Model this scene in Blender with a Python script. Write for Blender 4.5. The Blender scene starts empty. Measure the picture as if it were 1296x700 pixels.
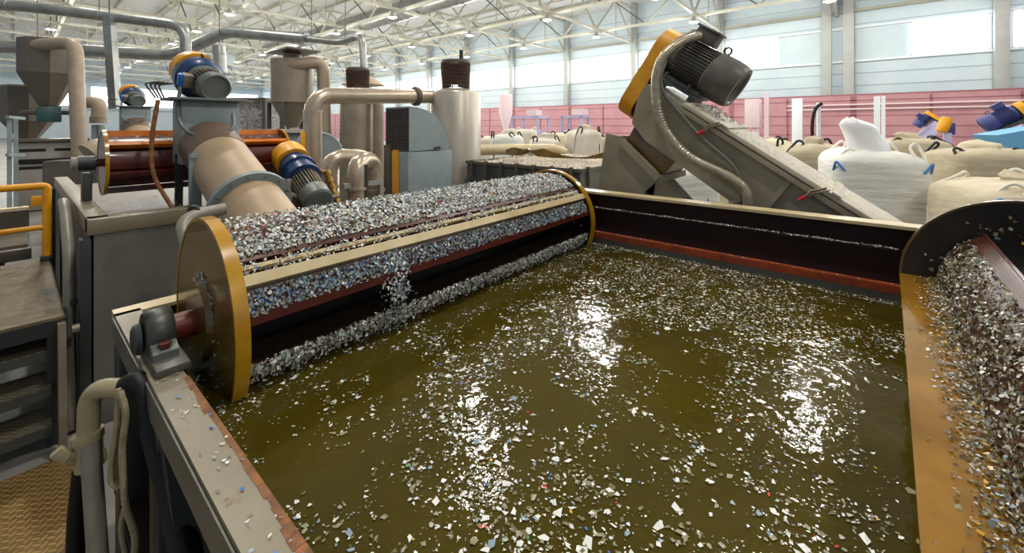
import bpy, bmesh, math, random
from mathutils import Vector, Matrix, noise
S = bpy.context.scene
COL = S.collection
PI = math.pi
rnd = random.Random(7)
R = math.radians

# ------------------------------------------------------------------ camera
F, CX, HY, EYE = 525.0, 648.0, 160.0, 1.75
YAW = R(39.8)
sn, cs = math.sin(YAW), math.cos(YAW)
cam = bpy.data.cameras.new('camera')
cam.sensor_width = 36.0
cam.lens = F / 1296 * 36
cam.shift_y = -(350 - HY) / 1296
cam.clip_start = .02
cam.clip_end = 400
co = bpy.data.objects.new('camera', cam)
co.location = (0, 0, EYE)
co.rotation_euler = (PI / 2, 0, YAW)
COL.objects.link(co)
S.camera = co

def at(px, py, d):
    """point at depth d along the view direction, in the photograph's 1296x700 frame"""
    u = (px - CX) / F
    return Vector((d * (-sn + u * cs), d * (cs + u * sn), EYE + d * (HY - py) / F))

def atY(px, py, Y):
    u = (px - CX) / F
    return at(px, py, Y / (cs + u * sn))

def seen(x, y, z):
    d = -sn * x + cs * y
    if d < .05: return False
    px = CX + F * (cs * x + sn * y) / d; py = HY - F * (z - EYE) / d
    return 0 < px < 1296 and 0 < py < 700

# ------------------------------------------------------------------ light
w = bpy.data.worlds.new('world'); S.world = w
w.use_nodes = True
bg = w.node_tree.nodes['Background']
bg.inputs[0].default_value = (.80, .90, 1.0, 1)
bg.inputs[1].default_value = .32

def area(name, loc, rot, sx, sy, power, col=(1, 1, 1)):
    l = bpy.data.lights.new(name, 'AREA'); l.shape = 'RECTANGLE'
    l.size = sx; l.size_y = sy; l.energy = power; l.color = col
    o = bpy.data.objects.new(name, l); o.location = loc; o.rotation_euler = rot
    COL.objects.link(o); return o
LAMP_W = 560
S.view_settings.view_transform = 'Standard'
S.view_settings.look = 'None'
S.view_settings.gamma = 1
S.view_settings.use_curve_mapping = False
S.view_settings.exposure = 0.35

# ------------------------------------------------------------------ materials
def srgb(c):
    return tuple(((x / 255) / 12.92 if x / 255 <= .04045 else ((x / 255 + .055) / 1.055) ** 2.4) for x in c) + (1,)

def mat(name, c1, c2=None, scale=6, rough=.5, metal=0, bump=0, bscale=40, spot=None, sth=.62, sscale=5,
        emit=None, es=1, stretch=(1, 1, 1), spec=.5, coat=0):
    m = bpy.data.materials.new(name); m.use_nodes = True
    nt = m.node_tree; N = nt.nodes; L = nt.links
    b = N['Principled BSDF']
    b.inputs['Roughness'].default_value = rough
    b.inputs['Metallic'].default_value = metal
    b.inputs['Specular IOR Level'].default_value = spec
    b.inputs['Coat Weight'].default_value = coat
    b.inputs['Coat Roughness'].default_value = .08
    tc = N.new('ShaderNodeTexCoord'); mp = N.new('ShaderNodeMapping')
    mp.inputs['Scale'].default_value = stretch
    L.new(tc.outputs['Object'], mp.inputs[0])
    out = None
    if c2 is None:
        b.inputs['Base Color'].default_value = srgb(c1)
        rgb = N.new('ShaderNodeRGB'); rgb.outputs[0].default_value = srgb(c1); out = rgb.outputs[0]
    else:
        n = N.new('ShaderNodeTexNoise'); n.inputs['Scale'].default_value = scale
        n.inputs['Detail'].default_value = 6; n.inputs['Roughness'].default_value = .65
        L.new(mp.outputs[0], n.inputs['Vector'])
        r = N.new('ShaderNodeValToRGB'); r.color_ramp.elements[0].position = .32; r.color_ramp.elements[1].position = .68
        r.color_ramp.elements[0].color = srgb(c1); r.color_ramp.elements[1].color = srgb(c2)
        L.new(n.outputs[0], r.inputs[0]); out = r.outputs[0]
    if spot:
        n2 = N.new('ShaderNodeTexNoise'); n2.inputs['Scale'].default_value = sscale
        n2.inputs['Detail'].default_value = 9; n2.inputs['Roughness'].default_value = .7
        L.new(tc.outputs['Object'], n2.inputs['Vector'])
        r2 = N.new('ShaderNodeValToRGB'); r2.color_ramp.elements[0].position = sth; r2.color_ramp.elements[1].position = min(1, sth + .06)
        L.new(n2.outputs[0], r2.inputs[0])
        mx = N.new('ShaderNodeMix'); mx.data_type = 'RGBA'
        L.new(r2.outputs[0], mx.inputs['Factor']); L.new(out, mx.inputs['A']); mx.inputs['B'].default_value = srgb(spot)
        out = mx.outputs['Result']
    L.new(out, b.inputs['Base Color'])
    if bump:
        n3 = N.new('ShaderNodeTexNoise'); n3.inputs['Scale'].default_value = bscale; n3.inputs['Detail'].default_value = 5
        L.new(mp.outputs[0], n3.inputs['Vector'])
        bp = N.new('ShaderNodeBump'); bp.inputs['Strength'].default_value = bump; bp.inputs['Distance'].default_value = .02
        L.new(n3.outputs[0], bp.inputs['Height']); L.new(bp.outputs[0], b.inputs['Normal'])
    if emit:
        b.inputs['Emission Color'].default_value = srgb(emit); b.inputs['Emission Strength'].default_value = es
    return m

def dots(name, base, base2, hole, per=.011, rad=.30, rough=.35, spec=.5):
    """sheet metal punched with a staggered pattern of round holes (pattern in UV metres)"""
    m = mat(name, base, base2, scale=7, rough=rough, spec=spec)
    nt = m.node_tree; N = nt.nodes; L = nt.links; b = N['Principled BSDF']
    src = b.inputs['Base Color'].links[0].from_socket
    uv = N.new('ShaderNodeUVMap')
    res = []
    for off in (0, .5):
        a = N.new('ShaderNodeVectorMath'); a.operation = 'MULTIPLY_ADD'
        a.inputs[1].default_value = (1 / per, 1 / (per * 1.732), 0); a.inputs[2].default_value = (off, off, 0)
        L.new(uv.outputs[0], a.inputs[0])
        f = N.new('ShaderNodeVectorMath'); f.operation = 'FRACTION'; L.new(a.outputs[0], f.inputs[0])
        s = N.new('ShaderNodeVectorMath'); s.operation = 'MULTIPLY_ADD'
        s.inputs[1].default_value = (1, 1.732, 0); s.inputs[2].default_value = (-.5, -.866, 0); L.new(f.outputs[0], s.inputs[0])
        l = N.new('ShaderNodeVectorMath'); l.operation = 'LENGTH'; L.new(s.outputs[0], l.inputs[0])
        c = N.new('ShaderNodeMath'); c.operation = 'LESS_THAN'; c.inputs[1].default_value = rad; L.new(l.outputs['Value'], c.inputs[0])
        res.append(c)
    mxm = N.new('ShaderNodeMath'); mxm.operation = 'MAXIMUM'
    L.new(res[0].outputs[0], mxm.inputs[0]); L.new(res[1].outputs[0], mxm.inputs[1])
    mx = N.new('ShaderNodeMix'); mx.data_type = 'RGBA'
    L.new(mxm.outputs[0], mx.inputs['Factor']); L.new(src, mx.inputs['A']); mx.inputs['B'].default_value = srgb(hole)
    L.new(mx.outputs['Result'], b.inputs['Base Color'])
    return m

def tread_mat(name, c1, c2):
    """embossed five-bar chequer plate with worn, dirty patches"""
    m = mat(name, c1, c2, scale=5, rough=.38, metal=.35)
    nt = m.node_tree; N = nt.nodes; L = nt.links; b = N['Principled BSDF']
    tc = N.new('ShaderNodeTexCoord')
    hs = []
    for off, sgn in ((0, 1), (.5, -1)):
        mp = N.new('ShaderNodeVectorMath'); mp.operation = 'MULTIPLY_ADD'
        mp.inputs[1].default_value = (24, 24, 0); mp.inputs[2].default_value = (off, off, 0); L.new(tc.outputs['Object'], mp.inputs[0])
        f = N.new('ShaderNodeVectorMath'); f.operation = 'FRACTION'; L.new(mp.outputs[0], f.inputs[0])
        ro = N.new('ShaderNodeVectorRotate'); ro.rotation_type = 'Z_AXIS'
        ro.inputs['Center'].default_value = (.5, .5, 0); ro.inputs['Angle'].default_value = sgn * PI / 4; L.new(f.outputs[0], ro.inputs[0])
        s = N.new('ShaderNodeVectorMath'); s.operation = 'MULTIPLY_ADD'
        s.inputs[1].default_value = (1, 3.2, 0); s.inputs[2].default_value = (-.5, -1.6, 0); L.new(ro.outputs[0], s.inputs[0])
        l = N.new('ShaderNodeVectorMath'); l.operation = 'LENGTH'; L.new(s.outputs[0], l.inputs[0])
        k = N.new('ShaderNodeMath'); k.operation = 'LESS_THAN'; k.inputs[1].default_value = .42; L.new(l.outputs['Value'], k.inputs[0])
        hs.append(k)
    mm = N.new('ShaderNodeMath'); mm.operation = 'MAXIMUM'; L.new(hs[0].outputs[0], mm.inputs[0]); L.new(hs[1].outputs[0], mm.inputs[1])
    src = b.inputs['Base Color'].links[0].from_socket
    mx = N.new('ShaderNodeMix'); mx.data_type = 'RGBA'; mx.inputs['B'].default_value = srgb([min(255, q * 1.35) for q in c1])
    fa = N.new('ShaderNodeMath'); fa.operation = 'MULTIPLY'; fa.inputs[1].default_value = .6; L.new(mm.outputs[0], fa.inputs[0])
    L.new(fa.outputs[0], mx.inputs['Factor']); L.new(src, mx.inputs['A']); L.new(mx.outputs['Result'], b.inputs['Base Color'])
    bp = N.new('ShaderNodeBump'); bp.inputs['Strength'].default_value = 1; bp.inputs['Distance'].default_value = .012
    L.new(mm.outputs[0], bp.inputs['Height']); L.new(bp.outputs[0], b.inputs['Normal'])
    return m

def mesh_mat(name, col, per=.02):
    """woven wire / slotted sheet: real gaps by transparency of the holes"""
    m = mat(name, col, rough=.6, metal=.3)
    return m

M = {}
M['floor'] = mat('concrete floor', (120, 116, 108), (150, 146, 138), scale=.8, rough=.45)
M['ceiling'] = mat('white roof sheeting', (226, 228, 226), (208, 212, 212), scale=.5, rough=.7, stretch=(6, .15, 1))
M['wall'] = mat('pale blue grey wall panel', (204, 217, 222), (190, 206, 213), scale=.6, rough=.6)
M['seam'] = mat('dark panel seam', (150, 165, 172), rough=.6)
M['pink'] = mat('pink lower wall panel', (190, 142, 146), (174, 122, 128), scale=.7, rough=.5)
M['pinkdark'] = mat('dark pink rail', (150, 96, 102), rough=.6)
M['pinklight'] = mat('pale pink pipe paint', (228, 205, 208), rough=.5)
M['window'] = mat('daylit window', (240, 246, 250), rough=.3, emit=(243, 249, 255), es=5)
M['mullion'] = mat('white window frame', (226, 232, 234), rough=.5)
M['column'] = mat('grey column paint', (176, 178, 174), (160, 162, 158), scale=1, rough=.6)
M['truss'] = mat('cream truss paint', (186, 184, 168), (168, 166, 150), scale=2, rough=.55)
M['trussdark'] = mat('dark brace paint', (92, 92, 88), rough=.6)
M['galv'] = mat('galvanised duct', (158, 160, 155), (124, 127, 125), scale=3, rough=.35, metal=.6)
M['steel'] = mat('brushed stainless', (196, 188, 174), (172, 162, 146), scale=4, rough=.36, metal=.55, stretch=(1, 1, .3), spot=(120, 104, 84), sth=.68, sscale=3)
M['steelwarm'] = mat('warm stainless pipe', (200, 184, 164), (176, 158, 136), scale=3, rough=.30, metal=.6)
M['silo'] = mat('dull cyclone sheet', (150, 138, 120), (126, 114, 98), scale=3, rough=.45, metal=.4)
M['silodark'] = mat('brown cyclone sheet', (104, 96, 84), (86, 79, 68), scale=3, rough=.5, metal=.3)
M['beige'] = mat('beige pipe paint', (164, 146, 126), (144, 127, 108), scale=4, rough=.45)
M['tan'] = mat('tan screw tube paint', (176, 152, 122), (158, 134, 106), scale=2.5, rough=.5, spot=(134, 112, 88), sth=.6, sscale=3)
M['tandark'] = mat('stained tube end', (112, 92, 76), (96, 78, 66), scale=5, rough=.5)
M['grey'] = mat('machine grey paint', (112, 110, 100), (96, 94, 86), scale=3, rough=.5, spot=(84, 78, 66), sth=.64, sscale=4)
M['dust'] = mat('dusty conveyor paint', (158, 148, 126), (130, 121, 101), scale=3, rough=.55, spot=(92, 82, 64), sth=.62, sscale=4)
M['dusttop'] = mat('flake dusted cover', (196, 186, 166), (172, 160, 140), scale=9, rough=.6, spot=(96, 84, 68), sth=.66, sscale=14)
M['greydark'] = mat('dark machine grey', (70, 72, 68), (56, 58, 56), scale=3, rough=.5)
M['grease'] = mat('greasy dark bearing paint', (62, 66, 58), (40, 42, 38), scale=10, rough=.4, spot=(14, 13, 12), sth=.52, sscale=14)
M['greylight'] = mat('light machine grey', (150, 146, 138), (134, 130, 120), scale=3, rough=.5)
M['bluegrey'] = mat('blue grey machine paint', (140, 152, 152), (120, 134, 136), scale=2.5, rough=.45, spot=(96, 92, 82), sth=.7, sscale=7)
M['blue'] = mat('blue motor paint', (28, 62, 108), (18, 46, 86), scale=5, rough=.35, coat=.3)
M['brightblue'] = mat('bright blue plastic', (32, 108, 190), rough=.35)
M['motorgrey'] = mat('grey green motor paint', (104, 112, 106), (86, 94, 90), scale=5, rough=.4)
M['motordark'] = mat('dark motor paint', (98, 92, 84), (82, 77, 70), scale=5, rough=.4, spot=(120, 112, 98), sth=.68, sscale=9)
M['fin'] = mat('dusty cooling fins', (148, 132, 106), (90, 82, 70), scale=16, rough=.6)
M['yellow'] = mat('yellow guard paint', (236, 166, 16), (222, 148, 10), scale=5, rough=.4, spot=(150, 96, 20), sth=.72, sscale=12)
M['yellowdeep'] = mat('dirty orange yellow guard paint', (224, 160, 20), (200, 134, 12), scale=5, rough=.45, spot=(110, 66, 16), sth=.68, sscale=10)
M['amber'] = mat('wet amber paddle paint', (156, 110, 14), (124, 84, 8), scale=5, rough=.16, coat=.7, spot=(92, 58, 8), sth=.66, sscale=7)
M['ochre'] = mat('wet ochre paint', (190, 142, 20), (160, 112, 12), scale=6, rough=.22, coat=.6, spot=(96, 60, 10), sth=.68, sscale=9)
M['ochredark'] = mat('stained brown ochre disc', (122, 94, 32), (78, 56, 20), scale=3, rough=.25, coat=.4, spot=(40, 26, 12), sth=.6, sscale=5)
M['dark'] = mat('wet black brown steel and gap shade', (30, 22, 16), (20, 14, 11), scale=4, rough=.28, coat=.3)
M['black'] = mat('black rubber', (9, 9, 8), (15, 14, 13), scale=12, rough=.5, spec=.3)
M['hole'] = mat('dark opening', (12, 11, 10), rough=.8)
M['redox'] = mat('dark red oxide primer', (92, 30, 18), (60, 18, 12), scale=7, rough=.35, coat=.3)
M['redshaft'] = mat('red oxide shaft', (128, 44, 20), (92, 28, 14), scale=9, rough=.45)
M['tankin'] = mat('dark maroon tank lining', (44, 18, 20), (30, 12, 15), scale=3, rough=.65, spec=.3)
M['rust'] = mat('orange rust', (150, 92, 34), (80, 46, 20), scale=26, rough=.6)
M['rustred'] = mat('red orange rust', (158, 64, 20), (108, 40, 14), scale=14, rough=.6)
M['cream'] = mat('wet cream paint', (208, 190, 150), (188, 166, 122), scale=7, rough=.35, spot=(150, 104, 54), sth=.72, sscale=16)
M['rim'] = mat('grey cream rim paint', (138, 128, 106), (120, 110, 90), scale=4, rough=.42, spot=(112, 82, 44), sth=.6, sscale=9)
M['rimside'] = mat('grey channel paint', (108, 104, 92), (90, 86, 76), scale=4, rough=.45, spot=(64, 48, 30), sth=.68, sscale=10)
M['leg'] = mat('blue black leg paint', (50, 56, 56), (38, 42, 43), scale=4, rough=.45)
M['water'] = mat('murky olive water', (72, 62, 14), (58, 50, 11), scale=1.5, rough=.045, bump=.16, bscale=17, spec=.2)
M['plate'] = tread_mat('chequer plate', (150, 122, 74), (112, 86, 46))
M['treadgrey'] = tread_mat('grey chequer tread', (112, 104, 86), (82, 74, 56))
M['platform'] = mat('muddy steel platform', (128, 110, 78), (92, 78, 52), scale=9, rough=.5, stretch=(4, 1, 1), bump=.3, bscale=60)
M['pvc'] = mat('aged white pvc', (176, 164, 130), (142, 128, 92), scale=9, rough=.4)
M['pvcgrey'] = mat('grey pvc', (140, 134, 120), (118, 112, 98), scale=6, rough=.4)
M['rope'] = mat('dirty rope', (168, 154, 122), (138, 124, 94), scale=40, rough=.8)
M['brass'] = mat('brass hose fitting', (176, 140, 74), (136, 104, 50), scale=12, rough=.35, metal=.6)
M['perf'] = dots('perforated wet drum plate', (100, 56, 26), (68, 32, 17), (14, 7, 5))
M['bagwhite'] = mat('white woven bag', (226, 226, 220), (208, 206, 196), scale=3, rough=.7, bump=.7, bscale=5, stretch=(1, 1, 4))
M['bagcream'] = mat('cream woven bag', (214, 202, 176), (194, 180, 152), scale=3, rough=.75, bump=.7, bscale=5, stretch=(1, 1, 4))
M['bagbrown'] = mat('beige grey woven bag', (188, 176, 148), (164, 150, 124), scale=3, rough=.75, bump=.7, bscale=5, stretch=(1, 1, 3))
M['bagfar'] = mat('sacks in dusty beige', (212, 204, 188), (188, 178, 160), scale=3, rough=.75)
M['film'] = mat('white plastic film', (246, 246, 246), (232, 234, 236), scale=5, rough=.4)
M['strapblack'] = mat('black webbing', (34, 32, 32), rough=.7)
M['strapblue'] = mat('blue tie', (70, 132, 200), rough=.6)
M['strapwhite'] = mat('white webbing', (228, 224, 212), rough=.7)
M['flex'] = mat('ribbed metal hose', (186, 176, 154), (150, 140, 120), scale=30, rough=.35, metal=.5)
M['lamp'] = mat('lamp lens', (255, 250, 238), rough=.3, emit=(255, 250, 240), es=14)
M['lavender'] = mat('pale lilac machine paint', (186, 182, 212), (170, 166, 200), scale=2, rough=.5)
M['skyblue'] = mat('light blue machine paint', (108, 172, 214), rough=.5)
M['navy'] = mat('navy motor paint', (58, 66, 120), rough=.5)
M['meshbrown'] = mat('rusty filter mesh', (92, 66, 52), (64, 46, 38), scale=26, rough=.7)
M['scrap'] = mat('loose dark scrap', (196, 192, 190), (40, 36, 34), scale=22, rough=.7)
M['chipbed'] = mat('bed of dusty flakes', (196, 182, 160), (150, 134, 112), scale=40, rough=.8, bump=.6, bscale=90)
M['redplastic'] = mat('red plastic', (206, 30, 34), rough=.4)
M['greenteal'] = mat('teal valve paint', (44, 84, 84), (34, 66, 68), scale=4, rough=.4)
FL = [mat('white flake', (232, 232, 226), (206, 206, 198), scale=30, rough=.3),
      mat('wet grey flake', (158, 154, 128), (120, 116, 84), scale=30, rough=.25),
      mat('clear blue grey flake', (150, 172, 184), (118, 138, 150), scale=30, rough=.2),
      mat('dull olive flake', (112, 104, 62), (90, 82, 42), scale=30, rough=.3),
      mat('blue flake', (44, 108, 180), rough=.3),
      mat('red flake', (196, 40, 34), rough=.3),
      mat('yellow flake', (220, 172, 52), rough=.3),
      mat('green flake', (60, 146, 84), rough=.3),
      mat('brown flake', (92, 66, 42), (60, 42, 28), scale=20, rough=.3)]

# ------------------------------------------------------------------ mesh helpers
def frame(d):
    d = Vector(d).normalized()
    a = Vector((0, 0, 1)) if abs(d.z) < .9 else Vector((1, 0, 0))
    x = d.cross(a).normalized(); y = d.cross(x).normalized()
    return x, y

class MB:
    def __init__(s): s.v = []; s.f = []; s.mi = []; s.uv = {}
    def add(s, vs, fs, mi=0):
        o = len(s.v); s.v += [Vector(p) for p in vs]
        s.f += [tuple(i + o for i in f) for f in fs]; s.mi += [mi] * len(fs)
        return s
    def box(s, c, size, rot=None, bev=0, mi=0):
        hx, hy, hz = [q / 2 for q in size]
        if bev <= 0:
            vs = [Vector((x, y, z)) for x in (-hx, hx) for y in (-hy, hy) for z in (-hz, hz)]
            fs = [(0, 1, 3, 2), (4, 6, 7, 5), (0, 4, 5, 1), (2, 3, 7, 6), (0, 2, 6, 4), (1, 5, 7, 3)]
        else:
            bm = bmesh.new(); bmesh.ops.create_cube(bm, size=1)
            for v in bm.verts: v.co = Vector((v.co.x * 2 * hx, v.co.y * 2 * hy, v.co.z * 2 * hz))
            bmesh.ops.bevel(bm, geom=bm.edges[:], offset=bev, segments=2, affect='EDGES', profile=.5)
            bm.verts.index_update()
            vs = [v.co.copy() for v in bm.verts]; fs = [tuple(v.index for v in f.verts) for f in bm.faces]; bm.free()
        m = rot if rot is not None else Matrix.Identity(3)
        return s.add([m @ v + Vector(c) for v in vs], fs, mi)
    def bar(s, p0, p1, wx, wy, up=(0, 0, 1), bev=0, mi=0):
        p0 = Vector(p0); p1 = Vector(p1); d = p1 - p0; L = d.length; d.normalize()
        u = Vector(up)
        if abs(d.dot(u)) > .98: u = Vector((1, 0, 0))
        x = u.cross(d).normalized(); y = d.cross(x)
        m = Matrix((x, y, d)).transposed()
        return s.box((p0 + p1) / 2, (wx, wy, L), m, bev, mi)
    def cyl(s, p0, p1, r0, r1=None, n=24, caps=True, mi=0):
        r1 = r0 if r1 is None else r1
        p0 = Vector(p0); p1 = Vector(p1); x, y = frame(p1 - p0)
        vs = []
        for p, r in ((p0, r0), (p1, r1)):
            for k in range(n):
                a = 2 * PI * k / n; vs.append(p + x * (r * math.cos(a)) + y * (r * math.sin(a)))
        fs = [(k, (k + 1) % n, n + (k + 1) % n, n + k) for k in range(n)]
        if caps: fs += [tuple(reversed(range(n))), tuple(range(n, 2 * n))]
        return s.add(vs, fs, mi)
    def lathe(s, prof, p0, axis=(0, 0, 1), n=32, mi=0):
        """prof: list of (radius, distance along the axis)"""
        p0 = Vector(p0); ax = Vector(axis).normalized(); x, y = frame(ax); vs = []
        for r, h in prof:
            for k in range(n):
                a = 2 * PI * k / n; vs.append(p0 + ax * h + x * (r * math.cos(a)) + y * (r * math.sin(a)))
        fs = []
        for i in range(len(prof) - 1):
            for k in range(n): fs.append((i * n + k, i * n + (k + 1) % n, (i + 1) * n + (k + 1) % n, (i + 1) * n + k))
        if prof[0][0] > 1e-4: fs.append(tuple(reversed(range(n))))
        if prof[-1][0] > 1e-4: fs.append(tuple(range((len(prof) - 1) * n, len(prof) * n)))
        return s.add(vs, fs, mi)
    def tube(s, pts, r, n=14, bend=0, caps=True, mi=0, rib=None):
        pts = [Vector(p) for p in pts]
        if bend > 0 and len(pts) > 2:
            q = [pts[0]]
            for i in range(1, len(pts) - 1):
                a, b, c = pts[i - 1], pts[i], pts[i + 1]
                ba = min(bend, (a - b).length * .49); bc = min(bend, (c - b).length * .49)
                s0 = b + (a - b).normalized() * ba; s1 = b + (c - b).normalized() * bc
                for k in range(9):
                    t = k / 8; q.append(s0 * (1 - t) ** 2 + b * 2 * t * (1 - t) + s1 * t * t)
            q.append(pts[-1]); pts = q
        if rib:
            q = []; L = 0
            for a, b in zip(pts, pts[1:]):
                m_ = max(1, int((b - a).length / rib))
                for k in range(m_): q.append(a.lerp(b, k / m_))
            q.append(pts[-1]); pts = q
        tans = []
        for i in range(len(pts)):
            a = pts[max(0, i - 1)]; b = pts[min(len(pts) - 1, i + 1)]; tans.append((b - a).normalized())
        x, y = frame(tans[0]); vs = []
        rr = r if hasattr(r, '__len__') else None
        for i, p in enumerate(pts):
            t = tans[i]; x = (x - t * x.dot(t)).normalized(); y = t.cross(x)
            ri = (rr[0] + (rr[1] - rr[0]) * i / (len(pts) - 1)) if rr else r
            if rib: ri *= 1.0 + (.12 if i % 2 else 0)
            for k in range(n):
                a = 2 * PI * k / n; vs.append(p + x * (ri * math.cos(a)) + y * (ri * math.sin(a)))
        m_ = len(pts)
        fs = [(i * n + k, i * n + (k + 1) % n, (i + 1) * n + (k + 1) % n, (i + 1) * n + k) for i in range(m_ - 1) for k in range(n)]
        if caps: fs += [tuple(reversed(range(n))), tuple(range((m_ - 1) * n, m_ * n))]
        return s.add(vs, fs, mi)
    def prism(s, poly, o, ex, ey, ez, mi=0):
        """poly in the plane (ex, ey) at o, extruded by vector ez"""
        o = Vector(o); ex = Vector(ex); ey = Vector(ey); ez = Vector(ez); n = len(poly)
        vs = [o + ex * a + ey * b for a, b in poly] + [o + ex * a + ey * b + ez for a, b in poly]
        fs = [tuple(reversed(range(n))), tuple(range(n, 2 * n))] + [(k, (k + 1) % n, n + (k + 1) % n, n + k) for k in range(n)]
        return s.add(vs, fs, mi)
    def ring(s, c, axis, r0, r1, t, n=40, mi=0):
        c = Vector(c); ax = Vector(axis).normalized(); x, y = frame(ax); vs = []
        for h in (0, t):
            for r in (r0, r1):
                for k in range(n):
                    a = 2 * PI * k / n; vs.append(c + ax * h + x * (r * math.cos(a)) + y * (r * math.sin(a)))
        fs = []
        for k in range(n):
            j = (k + 1) % n
            fs += [(k, n + k, n + j, j), (2 * n + k, 2 * n + j, 3 * n + j, 3 * n + k), (n + k, 3 * n + k, 3 * n + j, n + j), (k, j, 2 * n + j, 2 * n + k)]
        return s.add(vs, fs, mi)
    def arcplate(s, c, ax0, ax1, r, th, a0, a1, n=16, mi=0, m=1):
        """curved sheet about the Y-like axis c: radius r, thickness th, angles in degrees in the X-Z plane"""
        o = len(s.v); vs = []; uvs = []
        for j, yy in enumerate((ax0, ax1)):
            for rr in (r, r - th):
                for k in range(n + 1):
                    a = R(a0 + (a1 - a0) * k / n)
                    vs.append(Vector((c[0] + rr * math.cos(a), yy, c[1] + rr * math.sin(a)))); uvs.append((yy, r * a))
        q = n + 1; fs = []
        for k in range(n):
            fs += [(k, k + 1, 2 * q + k + 1, 2 * q + k), (q + k + 1, q + k, 3 * q + k, 3 * q + k + 1),
                   (k + 1, k, q + k, q + k + 1), (2 * q + k, 2 * q + k + 1, 3 * q + k + 1, 3 * q + k)]
        fs += [(0, 2 * q, 3 * q, q), (n, q + n, 3 * q + n, 2 * q + n)]
        s.add(vs, fs, mi)
        for i, t in enumerate(uvs): s.uv[o + i] = t
        return s
    def build(s, name, m, parent=None, world=True, smooth=35):
        me = bpy.data.meshes.new(name)
        inv = WM[parent.as_pointer()].inverted() if (parent and world) else Matrix.Identity(4)
        me.from_pydata([inv @ v for v in s.v], [], s.f)
        ms = m if isinstance(m, (list, tuple)) else [m]
        for k in ms: me.materials.append(M[k] if isinstance(k, str) else k)
        if len(ms) > 1: me.polygons.foreach_set('material_index', s.mi)
        if s.uv:
            ul = me.uv_layers.new(name='UVMap')
            for l in me.loops: ul.data[l.index].uv = s.uv.get(l.vertex_index, (0, 0))
        bm = bmesh.new(); bm.from_mesh(me); bmesh.ops.recalc_face_normals(bm, faces=bm.faces[:]); bm.to_mesh(me); bm.free()
        if smooth:
            me.polygons.foreach_set('use_smooth', [True] * len(me.polygons))
            me.set_sharp_from_angle(angle=R(smooth))
        o = bpy.data.objects.new(name, me); COL.objects.link(o)
        if parent:
            o.parent = parent; WM[o.as_pointer()] = WM[parent.as_pointer()]
        return o

WM = {}
def tag(o, label, cat, group=None, kind=None):
    o['label'] = label; o['category'] = cat
    if group: o['group'] = group
    if kind: o['kind'] = kind
    return o
def thing(name, label, cat, loc=(0, 0, 0), rot=(0, 0, 0), group=None):
    o = bpy.data.objects.new(name, None); o.empty_display_size = .1; COL.objects.link(o)
    o.location = loc; o.rotation_euler = rot
    from mathutils import Euler
    WM[o.as_pointer()] = Matrix.Translation(Vector(loc)) @ Euler(rot).to_matrix().to_4x4()
    return tag(o, label, cat, group)
def solo(mb, name, m, label, cat, loc, group=None, kind=None, smooth=35):
    """a thing that is one mesh, with its origin at loc"""
    l = Vector(loc); mb.v = [v - l for v in mb.v]
    o = mb.build(name, m, smooth=smooth); o.location = l
    return tag(o, label, cat, group, kind)
def struct(mb, name, m, parent=None, smooth=35):
    o = mb.build(name, m, parent, smooth=smooth)
    if parent is None:
        o['kind'] = 'structure'; WM[o.as_pointer()] = Matrix.Identity(4)
    return o
def copy_tree(o, parent=None):
    c = o.copy(); COL.objects.link(c)
    if parent is not None: c.parent = parent
    for ch in list(o.children): copy_tree(ch, c)
    return c
ORD = ['first', 'second', 'third', 'fourth', 'fifth', 'sixth', 'seventh', 'eighth', 'ninth', 'tenth', 'eleventh', 'twelfth', 'thirteenth', 'fourteenth']

def flake_poly(mb, p, nrm, size, mi, tilt=.25):
    nrm = (Vector(nrm) + Vector((rnd.uniform(-tilt, tilt), rnd.uniform(-tilt, tilt), rnd.uniform(-tilt, tilt)))).normalized()
    x, y = frame(nrm); a0 = rnd.uniform(0, 2 * PI); n = rnd.choice((3, 4, 4, 5)); asp = rnd.uniform(.45, 1)
    c, s_ = math.cos(a0), math.sin(a0); vs = []
    for k in range(n):
        a = 2 * PI * (k + rnd.uniform(-.3, .3)) / n; r = size * rnd.uniform(.55, 1)
        q0, q1 = r * math.cos(a), r * asp * math.sin(a)
        vs.append(Vector(p) + x * (q0 * c - q1 * s_) + y * (q0 * s_ + q1 * c) + nrm * rnd.uniform(-.08, .08) * size)
    mb.add(vs, [tuple(range(n))], mi)

#CUT-STRUCTURE
# ------------------------------------------------------------------ the hall
YW, XW = 33.0, -95.0
struct(MB().box((-40, 13, -.1), (130, 56, .2)), 'floor', 'floor')
c = MB()
c.prism([(-12, 12.6), (10, 12.9), (33.3, 11.8), (33.3, 12.1), (10, 13.2), (-12, 12.9)], (-97, 0, 0), (0, 1, 0), (0, 0, 1), (112, 0, 0))
ceil_o = struct(c, 'ceiling', 'ceiling')
# roof purlins are part of the ceiling
pm = MB()
for y in range(-9, 33, 3):
    z = 12.6 + .3 * (y + 12) / 22 if y < 10 else 12.9 - 1.1 * (y - 10) / 23.3
    pm.box((-41, y, z - .12), (110, .12, .2))
struct(pm, 'purlin', 'truss', ceil_o)
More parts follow.
